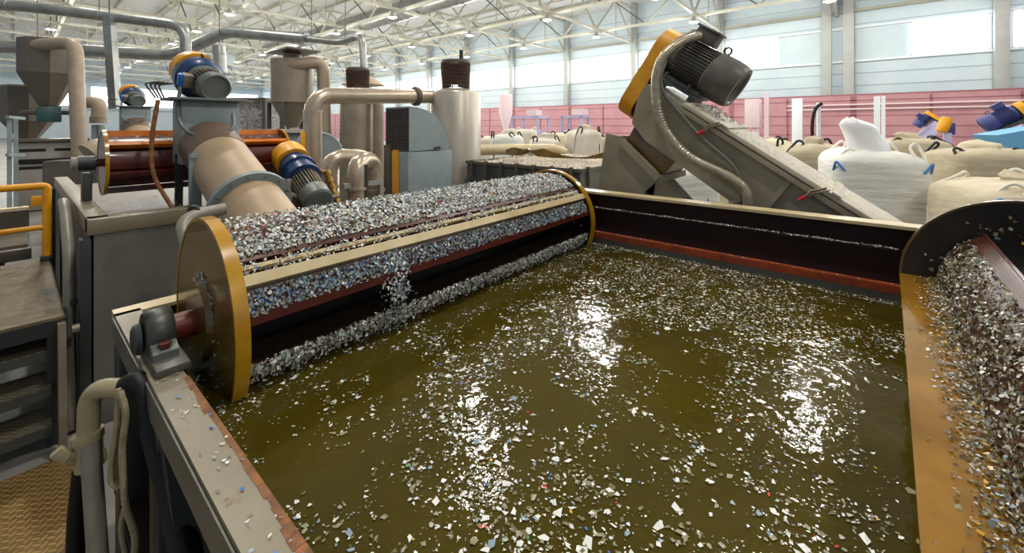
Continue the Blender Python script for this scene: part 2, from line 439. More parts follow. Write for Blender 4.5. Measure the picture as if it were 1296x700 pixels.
# far wall, its lower pink band and its panel seams
wf = struct(MB().box((-40, YW + .15, 6.2), (112, .3, 12.6)), 'wall_far', 'wall')
sm = MB()
for z in (4.25, 5.0, 5.72, 8.0, 9.4, 10.6): sm.box((-40, YW - .01, z), (110, .03, .04))
struct(sm, 'panel_seam', 'seam', wf)
COLX = [19.0, 12.35, 5.7, -.42, -1.5, -7.6, -14.1, -20.6, -27.2, -33.8, -40.4, -47, -53.6, -60.2, -66.8, -73.4, -80, -86.6]
YP = YW - .75
pk = struct(MB().box((-40, YP, 1.80), (110, .08, 3.60)), 'wall_far_lower', 'pink')
rb = MB()
for z in (.6, 1.2, 1.8, 2.4, 3.3): rb.box((-40, YP - .05, z), (108, .03, .05))
for k in range(30): rb.box((13 - k * 3.3, YP - .05, 1.8), (.12 if k % 2 else .3, .03, 3.5))
struct(rb, 'panel_rib', 'pinkdark', pk)
for i, z in enumerate((3.05, 2.78)):
    struct(MB().tube([(-3.5, YP - .2, z), (12, YP - .2, z)], .05), 'wall_pipe', 'pinklight', pk)
struct(MB().box((-40, YP, 3.64), (108, .12, .08)), 'trim_1', 'pinkdark')
struct(MB().box((-40, YW - .2, 8.82), (108, .18, .18)), 'trim_2', 'truss')
struct(MB().box((-40, YW - .12, 7.78), (108, .12, .1)), 'trim_3', 'mullion')
struct(MB().box((-40, YW - .12, 5.74), (108, .14, .12)), 'trim_4', 'mullion')
def window(n, x0, x1, z0=5.8, z1=7.72, y=YW - .05):
    fr = MB(); t = .1
    for z in (z0, z1): fr.box(((x0 + x1) / 2, y - .05, z), (x1 - x0, .1, t))
    k = max(2, int((x1 - x0) / 1.1))
    for x in (x0, x1): fr.box((x, y - .05, (z0 + z1) / 2), (t, .1, z1 - z0))
    wo = struct(fr, 'window_%d' % n, 'mullion')
    g = MB().box(((x0 + x1) / 2, y, (z0 + z1) / 2), (x1 - x0 - .05, .04, z1 - z0 - .05))
    struct(g, 'pane', 'window', wo)
    b = MB()
    for j in range(1, k): b.box((x0 + (x1 - x0) * j / k, y - .03, z0 + .45), (.03, .03, .9))
    struct(b, 'glazing_bar', 'mullion', wo)
n = 1
for x0, x1 in ((6.1, 12.0), (2.35, 5.35), (-7.3, -4.1)): window(n, x0, x1); n += 1
for a, b in zip(COLX[5:], COLX[6:]): window(n, b + .3, a - .3); n += 1
struct(MB().box((-95.15, 13, 6.2), (.3, 50, 12.6)), 'wall_left', 'wall')
for y0, y1 in ((-7, -3), (1.2, 6.5), (8, 19.5), (20.5, 32)):
    fr = MB().box((-94.95, (y0 + y1) / 2, 6.6), (.12, y1 - y0 + .3, 3.3))
    wo = struct(fr, 'window_%d' % n, 'mullion'); n += 1
    struct(MB().box((-94.86, (y0 + y1) / 2, 6.6), (.1, y1 - y0, 3.0)), 'pane', 'window', wo)
struct(MB().box((-94.9, 13, 4.4), (.1, 48, .25)), 'trim_5', 'seam')
# wall columns, one thing each
vis = [c for c in COLX if seen(c, YW, 5)]
for i, x in enumerate(vis):
    wd = .52 if x > -3 else .42
    m_ = MB().box((x, YW - .42, 5.9), (wd, .4, 11.8), bev=.02)
    o = thing('wall_column', ('grey steel column on the far wall, %s from the right' % ORD[i]) if i < 14 else 'grey steel column at the distant left end of the far wall' , 'column', (x, YW - .42, 0), group='columns along the far wall')
    if i >= 14: o['label'] = 'grey steel column near the distant left end of the far wall, %s from that end' % ORD[len(vis) - 1 - i]
    m_.build('shaft', 'column', o)
    MB().box((x, YW - .42, .02), (wd + .2, .55, .04)).build('foot_plate', 'column', o)

# ------------------------------------------------------------------ roof trusses
TX = [-1 - 6.6 * k for k in range(-1, 13)]
TV = [x for x in TX if any(seen(x, y, z_) for y in range(0, 33) for z_ in (8.6, 11.4))]
ZB, ZT = 8.62, 11.45
def make_truss():
    o = thing('roof_truss', '', 'truss', (0, 0, 0), group='trusses spanning the hall')
    y0, y1, pitch = -5.2, 32.6, 6.3
    MB().box((0, (y0 + y1) / 2, ZB), (.16, y1 - y0, .16)).build('bottom_chord', 'truss', o)
    MB().box((0, (y0 + y1) / 2, ZT), (.16, y1 - y0, .16)).build('top_chord', 'truss', o)
    y = y0
    k = 0
    while y < y1 - .5:
        MB().bar((0, y, ZB), (0, y + pitch / 2, ZT), .10, .10).build('diagonal', 'truss', o)
        MB().bar((0, y + pitch / 2, ZT), (0, min(y + pitch, y1), ZB), .10, .10).build('diagonal', 'truss', o)
        MB().bar((0, y + pitch / 2, ZB), (0, y + pitch / 2, ZT), .07, .07).build('post', 'truss', o)
        if k: MB().box((0, y, ZB + .12), (.04, .7, .4), bev=.01).build('gusset_plate', 'truss', o)
        y += pitch; k += 1
    return o
t0 = make_truss()
for i, x in enumerate(TV):
    o = t0 if i == 0 else copy_tree(t0)
    o.location = (x, 0, 0)
    o['label'] = 'cream welded roof truss across the hall, %s counting from the near right' % ORD[i]
LY = [2.0, 8.3, 14.6, 20.9, 27.0]
def make_long(x0, x1):
    o = thing('longitudinal_truss', '', 'truss', (0, 0, 0), group='trusses running along the hall')
    MB().box(((x0 + x1) / 2, 0, ZB - .02), (x1 - x0, .16, .16)).build('bottom_chord', 'truss', o)
    MB().box(((x0 + x1) / 2, 0, ZT + .02), (x1 - x0, .12, .12)).build('top_chord', 'truss', o)
    for a, b in zip(TX, TX[1:]):
        m_ = (a + b) / 2
        MB().bar((a, 0, ZT), (m_, 0, ZB), .09, .09).build('diagonal', 'truss', o)
        MB().bar((m_, 0, ZB), (b, 0, ZT), .07, .07).build('dark_diagonal', 'trussdark', o)
    return o
l0 = make_long(-86, 6)
for i, y in enumerate(LY):
    o = l0 if i == 0 else copy_tree(l0)
    o.location = (0, y, 0)
    o['label'] = 'cream lattice truss running lengthwise under the roof, %s row from the far wall' % ORD[len(LY) - 1 - i]
# ------------------------------------------------------------------ ceiling lamps
def make_lamp():
    o = thing('ceiling_lamp', '', 'lamp', (0, 0, 0), group='round lamps under the trusses')
    MB().lathe([(.05, .34), (.10, .30), (.13, .12), (.26, .06), (.27, .0)], (0, 0, 0)).build('housing', 'greylight', o)
    MB().lathe([(.0, -.035), (.18, -.03), (.24, -.005), (.24, .01)], (0, 0, 0)).build('lens', 'lamp', o)
    MB().cyl((0, 0, .33), (0, 0, .42), .015, n=8).build('hook', 'trussdark', o)
    return o
lp = make_lamp(); first = True
for j, y in enumerate(LY):
    row = ORD[len(LY) - 1 - j]
    xs = [x - .1 for x in TX if x < 6]
    nv = 0
    for i, x in enumerate(xs[:12]):
        o = lp if first else copy_tree(lp); first = False
        o.location = (x, y - .45, 8.12)
        if x > -95:
            sp = bpy.data.lights.new('lamp_light', 'POINT'); sp.energy = LAMP_W
            sp.shadow_soft_size = .16; sp.color = (1, .965, .90)
            so = bpy.data.objects.new('lamp_light', sp); so.location = (x, y - .45, 8.05); COL.objects.link(so)
        if seen(x, y - .45, 8.12):
            o['label'] = 'round white ceiling lamp, %s row from the far wall, %s from the right' % (row, ORD[nv]); nv += 1
        else: o['label'] = 'round white ceiling lamp overhead beyond the edge of the view'
#END-STRUCTURE
#CUT-TANK
# ------------------------------------------------------------------ the washing tank
TL, TR, TN, TF = -2.28, 2.6, .255, 2.75      # left end, right end, near side, far side
WZ = .90                                      # water level
tank = thing('washing_tank', 'large open steel washing tank full of murky water with floating flakes', 'tank', (0, 1.5, 0))
m_ = MB()                                    # near rim: a channel laid on its side
m_.prism([(TN, 1.0), (TN + .078, 1.0), (TN + .078, .985), (TN + .012, .985), (TN + .012, .925), (TN, .905)], (TL, 0, 0), (0, 1, 0), (0, 0, 1), (TR - TL, 0, 0))
m_.build('near_rim', 'rim', tank)
MB().box(((TL + TR) / 2, TN - .003, .947), (TR - TL, .006, .082)).build('rim_channel', 'rimside', tank)
rm = MB()                                    # rusty inner lip of the near rim
for k in range(130):
    x = TL + .75 + k * .03
    wd = .011 + .030 * max(0, noise.noise(Vector((x * 7, 0, 3)))) + rnd.uniform(0, .004)
    rm.box((x, TN + .082 - wd / 2, .9995), (.031, wd, .003))
rm.build('rust_edge', 'rust', tank)
MB().box(((TL + TR) / 2, TN + .082, .64), (TR - TL, .008, .70)).build('near_wall', 'tankin', tank)
m_ = MB()
m_.prism([(TL - .06, 1.0), (TL + .03, 1.0), (TL + .03, .985), (TL - .045, .985), (TL - .045, .92), (TL - .06, .92)], (0, TN, 0), (1, 0, 0), (0, 0, 1), (0, TF - TN, 0))
m_.build('left_rim', 'cream', tank)
MB().box((TL + .02, (TN + TF) / 2, .64), (.012, TF - TN, .70)).build('left_wall', 'tankin', tank)
MB().box((TR, (TN + TF) / 2, .64), (.012, TF - TN, .9)).build('right_wall', 'tankin', tank)
MB().box(((TL + TR) / 2, (TN + TF) / 2, .30), (TR - TL, TF - TN, .02)).build('bottom', 'tankin', tank)
MB().box(((TL + TR) / 2, TF + .03, .78), (TR - TL, .03, .95)).build('far_wall', 'tankin', tank)
MB().box(((TL + TR) / 2, TF + .035, 1.262), (TR - TL, .11, .016)).build('far_rim', 'cream', tank)
MB().box(((TL + TR) / 2, TF + .008, 1.145), (TR - TL, .03, .012)).build('ledge', 'tankin', tank)
m_ = MB().box(((TL + TR) / 2, TF - .004, .972), (TR - TL, .05, .014)); m_.box(((TL + TR) / 2, TF - .028, .955), (TR - TL, .006, .03))
m_.build('rust_ledge', 'rustred', tank)
MB().box(((TL + TR) / 2, TF - .012, .86), (TR - TL, .02, .19)).build('splash_plate', 'grey', tank)
for x in (-2.2, -1.55, -.55, .6, 1.8):
    MB().box((x, TN + .05, .46), (.11, .10, .92), bev=.006).build('leg', 'leg', tank)
    MB().box((x, TF + .09, .46), (.11, .10, .92), bev=.006).build('leg', 'leg', tank)
MB().bar((-1.5, TN + .03, .9), (-.85, TN + .03, .08), .05, .05).build('brace', 'leg', tank)
MB().box((-1.2, TN + .06, .10), (2.2, .07, .07)).build('lower_beam', 'leg', tank)

# water: one gently rippled surface
wm = MB(); NX, NY = 90, 60
for j in range(NY + 1):
    for i in range(NX + 1):
        x = TL + .027 + (TR - TL - .034) * i / NX; y = TN + .088 + (TF - TN - .112) * j / NY
        z = WZ + .006 * noise.noise(Vector((x * 3.2, y * 2.6, 0))) + .003 * noise.noise(Vector((x * 9, y * 7, 4)))
        wm.v.append(Vector((x, y, z)))
wm.f = [(j * (NX + 1) + i, j * (NX + 1) + i + 1, (j + 1) * (NX + 1) + i + 1, (j + 1) * (NX + 1) + i) for j in range(NY) for i in range(NX)]
wm.mi = [0] * len(wm.f)
solo(wm, 'water', 'water', 'murky olive water filling the open washing tank', 'water', (0, 1.5, WZ), kind='stuff', smooth=180)

# ------------------------------------------------------------------ paddle drums
DR = .36
def drum(o, xc, zc, y0, y1, turn, rimm='ochre', near=True):
    """three punched shells, three lipped paddles, two end discs, shaft"""
    for yy, nm in ((y0, 'near_disc'), (y1, 'far_disc')):
        d = MB().cyl((xc, yy, zc), (xc, yy + .012, zc), DR - .006, n=72)
        po = d.build(nm, 'ochredark' if nm == 'near_disc' else 'dark', o)
        MB().ring((xc, yy - .002, zc), (0, 1, 0), DR - .012, DR, .042, n=72).build('rim', rimm, po)
    MB().cyl((xc, y0 - .16, zc), (xc, y1 + .12, zc), .045, n=28).build('shaft', 'redshaft', o)
    MB().cyl((xc, y0 - .02, zc), (xc, y0 - .001, zc), .13, .14, n=36).build('hub_plate', 'ochredark', o)
    MB().cyl((xc, y0 + .012, zc), (xc, y1, zc), .19, n=40).build('core', 'dark', o)
    a, b = y0 + .013, y1 - .001
    for s in range(3):
        t = turn + 120 * s
        MB().arcplate((xc, zc), a, b, .325, .006, t + 48, t + 107, n=18).build('punched_shell', 'perf', o)
        def pt(r, th): return (r * math.cos(R(th)), r * math.sin(R(th)))
        def rad(r0, r1, th, tk, nm, mt):
            p = [pt(r0, th - tk), pt(r1, th - tk * r0 / r1), pt(r1, th + tk * r0 / r1), pt(r0, th + tk)]
            MB().prism(p, (xc, a, zc), (1, 0, 0), (0, 0, 1), (0, b - a, 0)).build(nm, mt, o)
        rad(.185, .330, t + 47, 1.2, 'shell_lip', 'redox')
        rad(.185, .318, t + 108, 1.0, 'shell_lip', 'dark')  # this lip is coloured dark to paint in the shade of the gap
        MB().prism([pt(.30, t + 44), pt(.325, t + 44), pt(.325, t + 41.5), pt(.30, t + 41.5)], (xc, a, zc), (1, 0, 0), (0, 0, 1), (0, b - a, 0)).build('stiffener', 'cream', o)
        MB().prism([pt(.30, t + 37), pt(.352, t + 36.5), pt(.353, t + 30.5), pt(.335, t + 29.5), pt(.30, t + 31)], (xc, a, zc), (1, 0, 0), (0, 0, 1), (0, b - a, 0)).build('paddle_bar', 'cream', o)
        MB().arcplate((xc, zc), a, b, .328, .006, t + 15, t + 29, n=6).build('scoop_plate', 'redox', o)
        MB().prism([pt(.29, t + 16), pt(.338, t + 16), pt(.336, t + 10), pt(.29, t + 10)], (xc, a, zc), (1, 0, 0), (0, 0, 1), (0, b - a, 0)).build('paddle_lip', 'redox', o)

XD, ZD, Y0, Y1 = -1.80, 1.06, .43, 2.62
d1 = thing('paddle_drum', 'long rotating paddle drum with ochre end discs, coated in wet flakes, left in the tank', 'drum', (XD, Y0, ZD - DR))
drum(d1, XD, ZD, Y0, Y1, 0)
# near bearing of the drum
bg_ = thing('pillow_block_bearing', 'dark green pillow block bearing bolted on the near tank rim', 'bearing', (XD + .08, .295, 1.0))
bx, by, bz = XD + .01, .305, ZD
MB().box((bx + .02, by + .005, 1.012), (.36, .085, .024), bev=.005).build('foot', 'motordark', bg_)
m_ = MB().prism([(-.13, 1.024), (.13, 1.024), (.13, 1.045), (.09, 1.06), (-.09, 1.06), (-.13, 1.045)], (bx, by - .032, 0), (1, 0, 0), (0, 0, 1), (0, .064, 0))
m_.build('pedestal', 'motorgrey', bg_)
MB().lathe([(.02, -.040), (.076, -.036), (.083, -.026), (.083, .026), (.076, .036), (.05, .038)], (bx, by, bz), (0, 1, 0), n=40).build('housing', 'grease', bg_)
MB().lathe([(.0, -.066), (.036, -.064), (.046, -.058), (.05, -.044), (.0, -.044)], (bx, by, bz), (0, 1, 0), n=28).build('end_cap', 'leg', bg_)
for sx in (-.105, .105):
    MB().cyl((bx + sx, by, 1.046), (bx + sx, by, 1.066), .018, n=6).build('bolt', 'redox', bg_)

# second drum on the right, turned so that a paddle lies level at nine o'clock
A2 = R(-2.4)
x2, z2, y2 = .522, 1.075, 2.60
d2 = thing('paddle_drum', 'right-hand paddle drum with dark end disc and level wet ochre paddle', 'drum', (x2, y2, z2 - DR))
def rot2(mb):
    c_, s_ = math.cos(A2), math.sin(A2)
    mb.v = [Vector((x2 + (v.x - x2) * c_ - (v.y - y2) * s_, y2 + (v.x - x2) * s_ + (v.y - y2) * c_, v.z)) for v in mb.v]
    return mb
N0 = .50
D2 = .375
po = rot2(MB().cyl((x2, y2, z2), (x2, y2 + .012, z2), D2 - .004, n=80)).build('far_disc', 'dark', d2)
rot2(MB().ring((x2, y2 - .004, z2), (0, 1, 0), D2 - .008, D2, .022, n=80)).build('rim', 'ochredark', po)
po = rot2(MB().cyl((x2, N0 - .02, z2), (x2, N0, z2), D2 - .004, n=80)).build('near_disc', 'dark', d2)
rot2(MB().ring((x2, N0 - .02, z2), (0, 1, 0), D2 - .008, D2, .03, n=80)).build('rim', 'ochre', po)
rot2(MB().cyl((x2, N0 - .14, z2), (x2, y2 + .12, z2), .045, n=24)).build('shaft', 'redshaft', d2)
rot2(MB().cyl((x2, N0, z2), (x2, y2, z2), .15, n=40)).build('core', 'dark', d2)
m_ = MB()
for a_, b_, zz in ((-.374, -.20, 0),):
    m_.prism([(-.374, .000), (-.374, -.022), (-.368, -.022), (-.366, -.008), (-.18, -.008), (-.18, .0)], (x2, N0, z2), (1, 0, 0), (0, 0, 1), (0, y2 - N0, 0))
rot2(m_).build('level_paddle', 'amber', d2)
for t in (120, 240):
    q = [(r_ * math.cos(R(t + 180)), r_ * math.sin(R(t + 180))) for r_ in (.18, .374)]
    nx, nz = -math.sin(R(t + 180)) * .005, math.cos(R(t + 180)) * .005
    rot2(MB().prism([(q[0][0] + nx, q[0][1] + nz), (q[1][0] + nx, q[1][1] + nz), (q[1][0] - nx, q[1][1] - nz), (q[0][0] - nx, q[0][1] - nz)], (x2, N0, z2), (1, 0, 0), (0, 0, 1), (0, y2 - N0, 0))).build('paddle', 'dark', d2)  # near-black colour stands in for the shade of the slot here
for t in (0, 120, 240):
    rot2(MB().arcplate((x2, z2), N0, y2, .245, .006, t + 118, t + 179, n=16)).build('punched_shell', 'perf', d2)
    q = [(r_ * math.cos(R(t + 117)), r_ * math.sin(R(t + 117))) for r_ in (.15, .252)]
    rot2(MB().prism([(q[0][0] - .005, q[0][1]), (q[1][0] - .005, q[1][1]), (q[1][0] + .005, q[1][1]), (q[0][0] + .005, q[0][1])], (x2, N0, z2), (1, 0, 0), (0, 0, 1), (0, y2 - N0, 0))).build('shell_lip', 'redox', d2)

# ------------------------------------------------------------------ flakes on water and drums
fm = MB(); cnt = 0
def dens(x, y):
    n1 = noise.noise(Vector((x * 3.1, y * 3.1, 1.3))); n2 = noise.noise(Vector((x * 8, y * 8, 7.7))); n3 = noise.noise(Vector((x * 19, y * 19, 2.2)))
    v = .20 + .5 * n1 + .62 * n2 + .6 * n3
    b = math.exp(-((y - 2.15) / .42) ** 2) * math.exp(-((x + .62) / .62) ** 2)
    s2_ = math.exp(-((y - .85) / .5) ** 2) * math.exp(-((x + .45) / .45) ** 2)
    v += .9 * b + .25 * s2_
    if x < -1.5: v *= .35
    if x > 0.0: v -= .12
    return v
while cnt < 21000:
    x = rnd.uniform(-1.95, .35); y = rnd.uniform(.36, 2.70)
    if rnd.random() > dens(x, y): continue
    sz = min(.019, .0047 * math.exp(rnd.gauss(0, .55)))
    u_ = rnd.random()
    mi = 0 if u_ < .36 else 1 if u_ < .62 else 3 if u_ < .90 else 2 if u_ < .965 else rnd.choice((4, 4, 5, 6, 7, 8, 8))
    if mi in (1, 3): sz = min(sz, .013)
    if mi in (4, 5, 6, 7): sz = min(sz, .009)
    z = WZ + .006 * noise.noise(Vector((x * 3.2, y * 2.6, 0))) + .003 * noise.noise(Vector((x * 9, y * 7, 4)))
    flake_poly(fm, (x, y, z + .0025), (0, 0, 1), sz, mi, .10); cnt += 1
# bands of flakes caught along the far wall and its ledges
for k in range(700):
    x = rnd.uniform(-1.45, .35)
    flake_poly(fm, (x, TF - rnd.uniform(.03, .09) ** 1.0, WZ + .004), (0, 0, 1), rnd.uniform(.004, .009), rnd.choice((0, 0, 1)), .2)
solo(fm, 'plastic_flakes', FL, 'shredded plastic flakes floating on the tank water', 'plastic flakes', (0, 1.5, WZ), kind='stuff', smooth=0)

fm = MB()
for k in range(1300):
    x = -1.5 + 1.9 * rnd.random(); flake_poly(fm, (x, TF - .003 + rnd.uniform(-.006, .01), 1.153 + rnd.uniform(0, .006) * (1 + noise.noise(Vector((x * 9, 0, 0))))), (0, -.5, 1), rnd.uniform(.003, .008), rnd.choice((0, 1, 0, 8)), .5)
for k in range(260):
    x = -1.5 + 1.9 * rnd.random(); flake_poly(fm, (x, TF - rnd.uniform(0, .026), .982), (0, -.2, 1), rnd.uniform(.003, .007), rnd.choice((0, 1, 8, 8)), .4)
solo(fm, 'plastic_flakes', FL, 'thin line of flakes caught on the ledges of the far tank wall', 'plastic flakes', (-.5, TF, 1.15), kind='stuff', smooth=0)

fm = MB()
def coat(c, y0, y1, r, a0, a1, num, s0, s1, pal, jit=.006, dfun=None, mb=None):
    mb = mb or fm
    k = 0
    while k < num:
        y = rnd.uniform(y0, y1); a = rnd.uniform(a0, a1)
        if dfun and rnd.random() > dfun(y, a): continue
        n_ = Vector((math.cos(R(a)), 0, math.sin(R(a)))); rr = r + rnd.uniform(.001, jit)
        flake_poly(mb, Vector((c[0], y, c[1])) + n_ * rr, n_, rnd.uniform(s0, s1), rnd.choice(pal), .75); k += 1
P1 = [0] * 52 + [1] * 12 + [2] * 14 + [8] * 6 + [4, 5, 7, 6]
def dtop(y, a):
    v = .85 + .7 * noise.noise(Vector((y * 5, a * .07, 0))) + .25 * (y - .43) / 2.2
    if y < .75 and a > 70: v *= .18 + 1.2 * max(0, (y - .5))
    return v
coat((XD, ZD), Y0 + .03, Y1 - .02, .325, 50, 101, 14000, .005, .0125, P1, .012, dtop)
coat((XD, ZD), Y0 + .03, Y1 - .02, .325, 95, 103, 1200, .005, .012, P1, .02)
PB = [2] * 24 + [1] * 10 + [0] * 6 + [4] * 3 + [8] * 6
coat((XD, ZD), Y0 + .03, Y1 - .02, .330, 15, 28, 4200, .005, .011, PB, .014)
coat((XD, ZD), Y0 + .03, Y1 - .02, .326, -23, -11, 5600, .005, .0115, [0] * 30 + [1] * 16 + [2] * 6 + [8] * 3, .022, lambda y, a: min(1, .25 + (a + 23) / 8) * (.75 + .5 * noise.noise(Vector((y * 7, a * .1, 9)))))
coat((XD, ZD), Y0 + .03, Y1 - .02, .325, -30, -20, 900, .004, .009, P1, .008)
# flakes lying on the bars, and the clot sliding off the drum half way along
coat((XD, ZD), Y0 + .03, Y1 - .02, .327, 37, 46, 1300, .004, .009, P1, .004, lambda y, a: .5 + .8 * noise.noise(Vector((y * 6, a * .2, 5))))
for k in range(520):
    t = rnd.random(); a = 34 - 62 * t; y = 1.0 + rnd.gauss(0, .035) + .03 * t
    n_ = Vector((math.cos(R(a)), 0, math.sin(R(a)))); rr = .325 + rnd.uniform(0, .02) + .01 * math.sin(t * PI)
    flake_poly(fm, Vector((XD, y, ZD)) + n_ * rr, n_, rnd.uniform(.006, .012), rnd.choice((0, 2, 1, 2, 0)), .8)
# clots by the far disc and wet flakes on the outside of the near disc
for k in range(420):
    a = rnd.uniform(-40, 95); r_ = rnd.uniform(.2, .34)
    if rnd.random() > .3 + (r_ < .31) * .5 - .4 * (a < 20): continue
    flake_poly(fm, (XD + r_ * math.cos(R(a)), Y1 - .004, ZD + r_ * math.sin(R(a))), (0, -1, 0), rnd.uniform(.004, .010), rnd.choice((0, 1, 8)), .4)
for k in range(520):
    a = rnd.uniform(0, 360); r_ = .15 + abs(rnd.gauss(0, .018)) if a < 180 else rnd.uniform(.1, .25)
    flake_poly(fm, (XD + r_ * .8 * math.cos(R(a)), Y0 - .003, ZD + r_ * math.sin(R(a)) - .01), (0, -1, 0), rnd.uniform(.003, .008), rnd.choice((0, 1, 2, 2, 3)), .4)
solo(fm, 'plastic_flakes', FL, 'wet plastic flakes clinging all over the left paddle drum', 'plastic flakes', (XD, 1.5, ZD), kind='stuff', smooth=0)
fm = MB()
P2 = [0] * 8 + [1] * 16 + [3] * 10 + [8] * 12 + [2] * 4
coat((x2, z2), N0 + .05, y2 - .02, .245, 128, 177, 6500, .004, .010, P2, .012, lambda y, a: .55 + .5 * noise.noise(Vector((y * 8, a * .1, 3))))
for k in range(3600):
    y = rnd.uniform(N0, y2 - .02); e = abs(rnd.gauss(0, .030)); x = x2 - .250 - e + .012 * noise.noise(Vector((y * 7, 0, 0)))
    flake_poly(fm, (x, y, z2 + .004 + max(0, .02 - e * .5) * rnd.random()), (0, 0, 1), rnd.uniform(.003, .008), rnd.choice(P2 + [6, 6, 6]), .5)
for k in range(14):
    y = rnd.uniform(N0, 2.4); flake_poly(fm, (x2 - rnd.uniform(.29, .355), y, z2 + .002), (0, 0, 1), rnd.uniform(.004, .008), rnd.choice((0, 6, 1)), .1)
for k in range(60):
    a = rnd.uniform(60, 172); r_ = rnd.uniform(.2, .31)
    flake_poly(fm, (x2 + r_ * math.cos(R(a)), y2 - .005, z2 + r_ * math.sin(R(a))), (0, -1, 0), rnd.uniform(.004, .014), rnd.choice((0, 1, 1, 2, 3, 6, 8, 1)), .3)
rot2(fm)
solo(fm, 'plastic_flakes', FL, 'dull flakes heaped beside the ochre paddle of the right drum', 'plastic flakes', (x2, 1.6, z2), kind='stuff', smooth=0)
fm = MB()
for k in range(70):
    x = rnd.uniform(-1.7, -.6); flake_poly(fm, (x, TN + rnd.uniform(.01, .075), 1.004), (0, 0, 1), rnd.uniform(.003, .009), rnd.choice((0, 0, 1, 4, 2)), .1)
solo(fm, 'plastic_flakes', FL, 'few stray flakes scattered on the near tank rim', 'plastic flakes', (-1.1, TN + .04, 1.0), kind='stuff', smooth=0)
fm = MB()
p = Vector((XD, .66, ZD)); n_ = Vector((math.cos(R(86)), 0, math.sin(R(86))))
flake_poly(fm, p + n_ * .346, n_, .02, 0, .1)
solo(fm, 'plastic_chip', [M['redplastic']], 'bright red plastic chip on the left drum near its ochre disc', 'plastic chip', p + n_ * .346)
#END-TANK
#CUT-PLANT
# ------------------------------------------------------------------ neighbouring tank with the small orange drum
X0 = -3.40
tk = thing('dewatering_tank', 'tall grey steel tank behind the left end, carrying a small orange drum', 'tank', (-5, 1.1, 0))
ZN = 1.21
MB().box((X0 - .01, .52, .57), (.02, .48, 1.14)).build('end_wall', 'grey', tk)
MB().box((-5.0, .285, .57), (3.2, .02, 1.14)).build('near_wall', 'greydark', tk)
MB().box((-5.4, 2.0, .57), (2.3, .02, 1.14)).build('far_wall', 'grey', tk)
MB().box((X0 - .06, .53, ZN - .045), (.14, .52, .09), bev=.006).build('end_rim', 'rim', tk)
MB().box((-4.99, .32, ZN - .045), (3.1, .10, .09), bev=.006).build('near_rim', 'rim', tk)
MB().box((-5.4, 1.96, ZN - .045), (2.3, .10, .09), bev=.006).build('far_rim', 'rim', tk)
MB().box((-5.05, 1.10, ZN - .10), (2.9, 1.6, .02)).build('splash_deck', 'silodark', tk)
for x in (-3.44, -5.0, -6.5):
    MB().box((x, .262, .55), (.09, .05, 1.1), bev=.006).build('corner_post', 'leg', tk)
DX, DZ_, DRR = -4.35, 1.48, .245
d3 = thing('small_drum', 'small dewatering drum with bright orange bars behind the tan screw tube', 'drum', (DX, .42, DZ_ - DRR))
for yy in (.42, 1.66):
    po = MB().cyl((DX, yy, DZ_), (DX, yy + .012, DZ_), DRR, n=48).build('end_disc', 'redox', d3)
    MB().ring((DX, yy - .004, DZ_), (0, 1, 0), DRR - .012, DRR + .002, .022, n=48).build('rim', 'ochre', po)
MB().cyl((DX, .30, DZ_), (DX, 1.78, DZ_), .03, n=20).build('shaft', 'redshaft', d3)
MB().cyl((DX, .43, DZ_), (DX, 1.66, DZ_), .12, n=30).build('core', 'redox', d3)
M['orange'] = mat('wet orange paint', (226, 132, 20), (196, 96, 14), scale=6, rough=.3, coat=.4)
for k in range(6):
    t = R(60 * k + 38); t2 = R(60 * k + 14)
    c_, s_ = math.cos(t), math.sin(t)
    MB().bar((DX + .215 * c_, .432, DZ_ + .215 * s_), (DX + .215 * c_, 1.66, DZ_ + .215 * s_), .030, .045, up=(c_, 0, s_)).build('paddle_bar', 'orange' if s_ > .3 else 'redox', d3)
    MB().arcplate((DX, DZ_),   .432, 1.66, .19, .006, 60 * k - 14, 60 * k + 26, n=8).build('punched_shell', 'redox', d3)
b3 = thing('pillow_block_bearing', 'small grey bearing beside the orange drum on the taller tank', 'bearing', (DX, .34, ZN))
MB().box((DX, .34, ZN + .10), (.15, .05, .20), bev=.01).build('pedestal', 'greydark', b3)
MB().cyl((DX, .295, DZ_), (DX, .385, DZ_), .055, n=28).build('housing', 'leg', b3)
MB().cyl((DX, .26, DZ_), (DX, .296, DZ_), .045, n=20).build('end_cap', 'greylight', b3)
fm = MB()
for k in range(1300):
    a = rnd.uniform(35, 130); r_ = .192 + rnd.uniform(0, .012)
    flake_poly(fm, (DX + r_ * math.cos(R(a)), rnd.uniform(.45, 1.64), DZ_ + r_ * math.sin(R(a))), (math.cos(R(a)), 0, math.sin(R(a))), rnd.uniform(.004, .009), rnd.choice((1, 8, 2, 0, 3)), .6)
for k in range(700):
    flake_poly(fm, (rnd.uniform(-4.2, -3.42), rnd.uniform(.33, .75), ZN + .003 - (0 if 1 else 0)), (0, 0, 1), rnd.uniform(.004, .009), rnd.choice((1, 8, 2, 0, 3)), .3)
solo(fm, 'plastic_flakes', FL, 'damp flakes on and below the small orange drum', 'plastic flakes', (DX, 1, DZ_), kind='stuff', smooth=0)

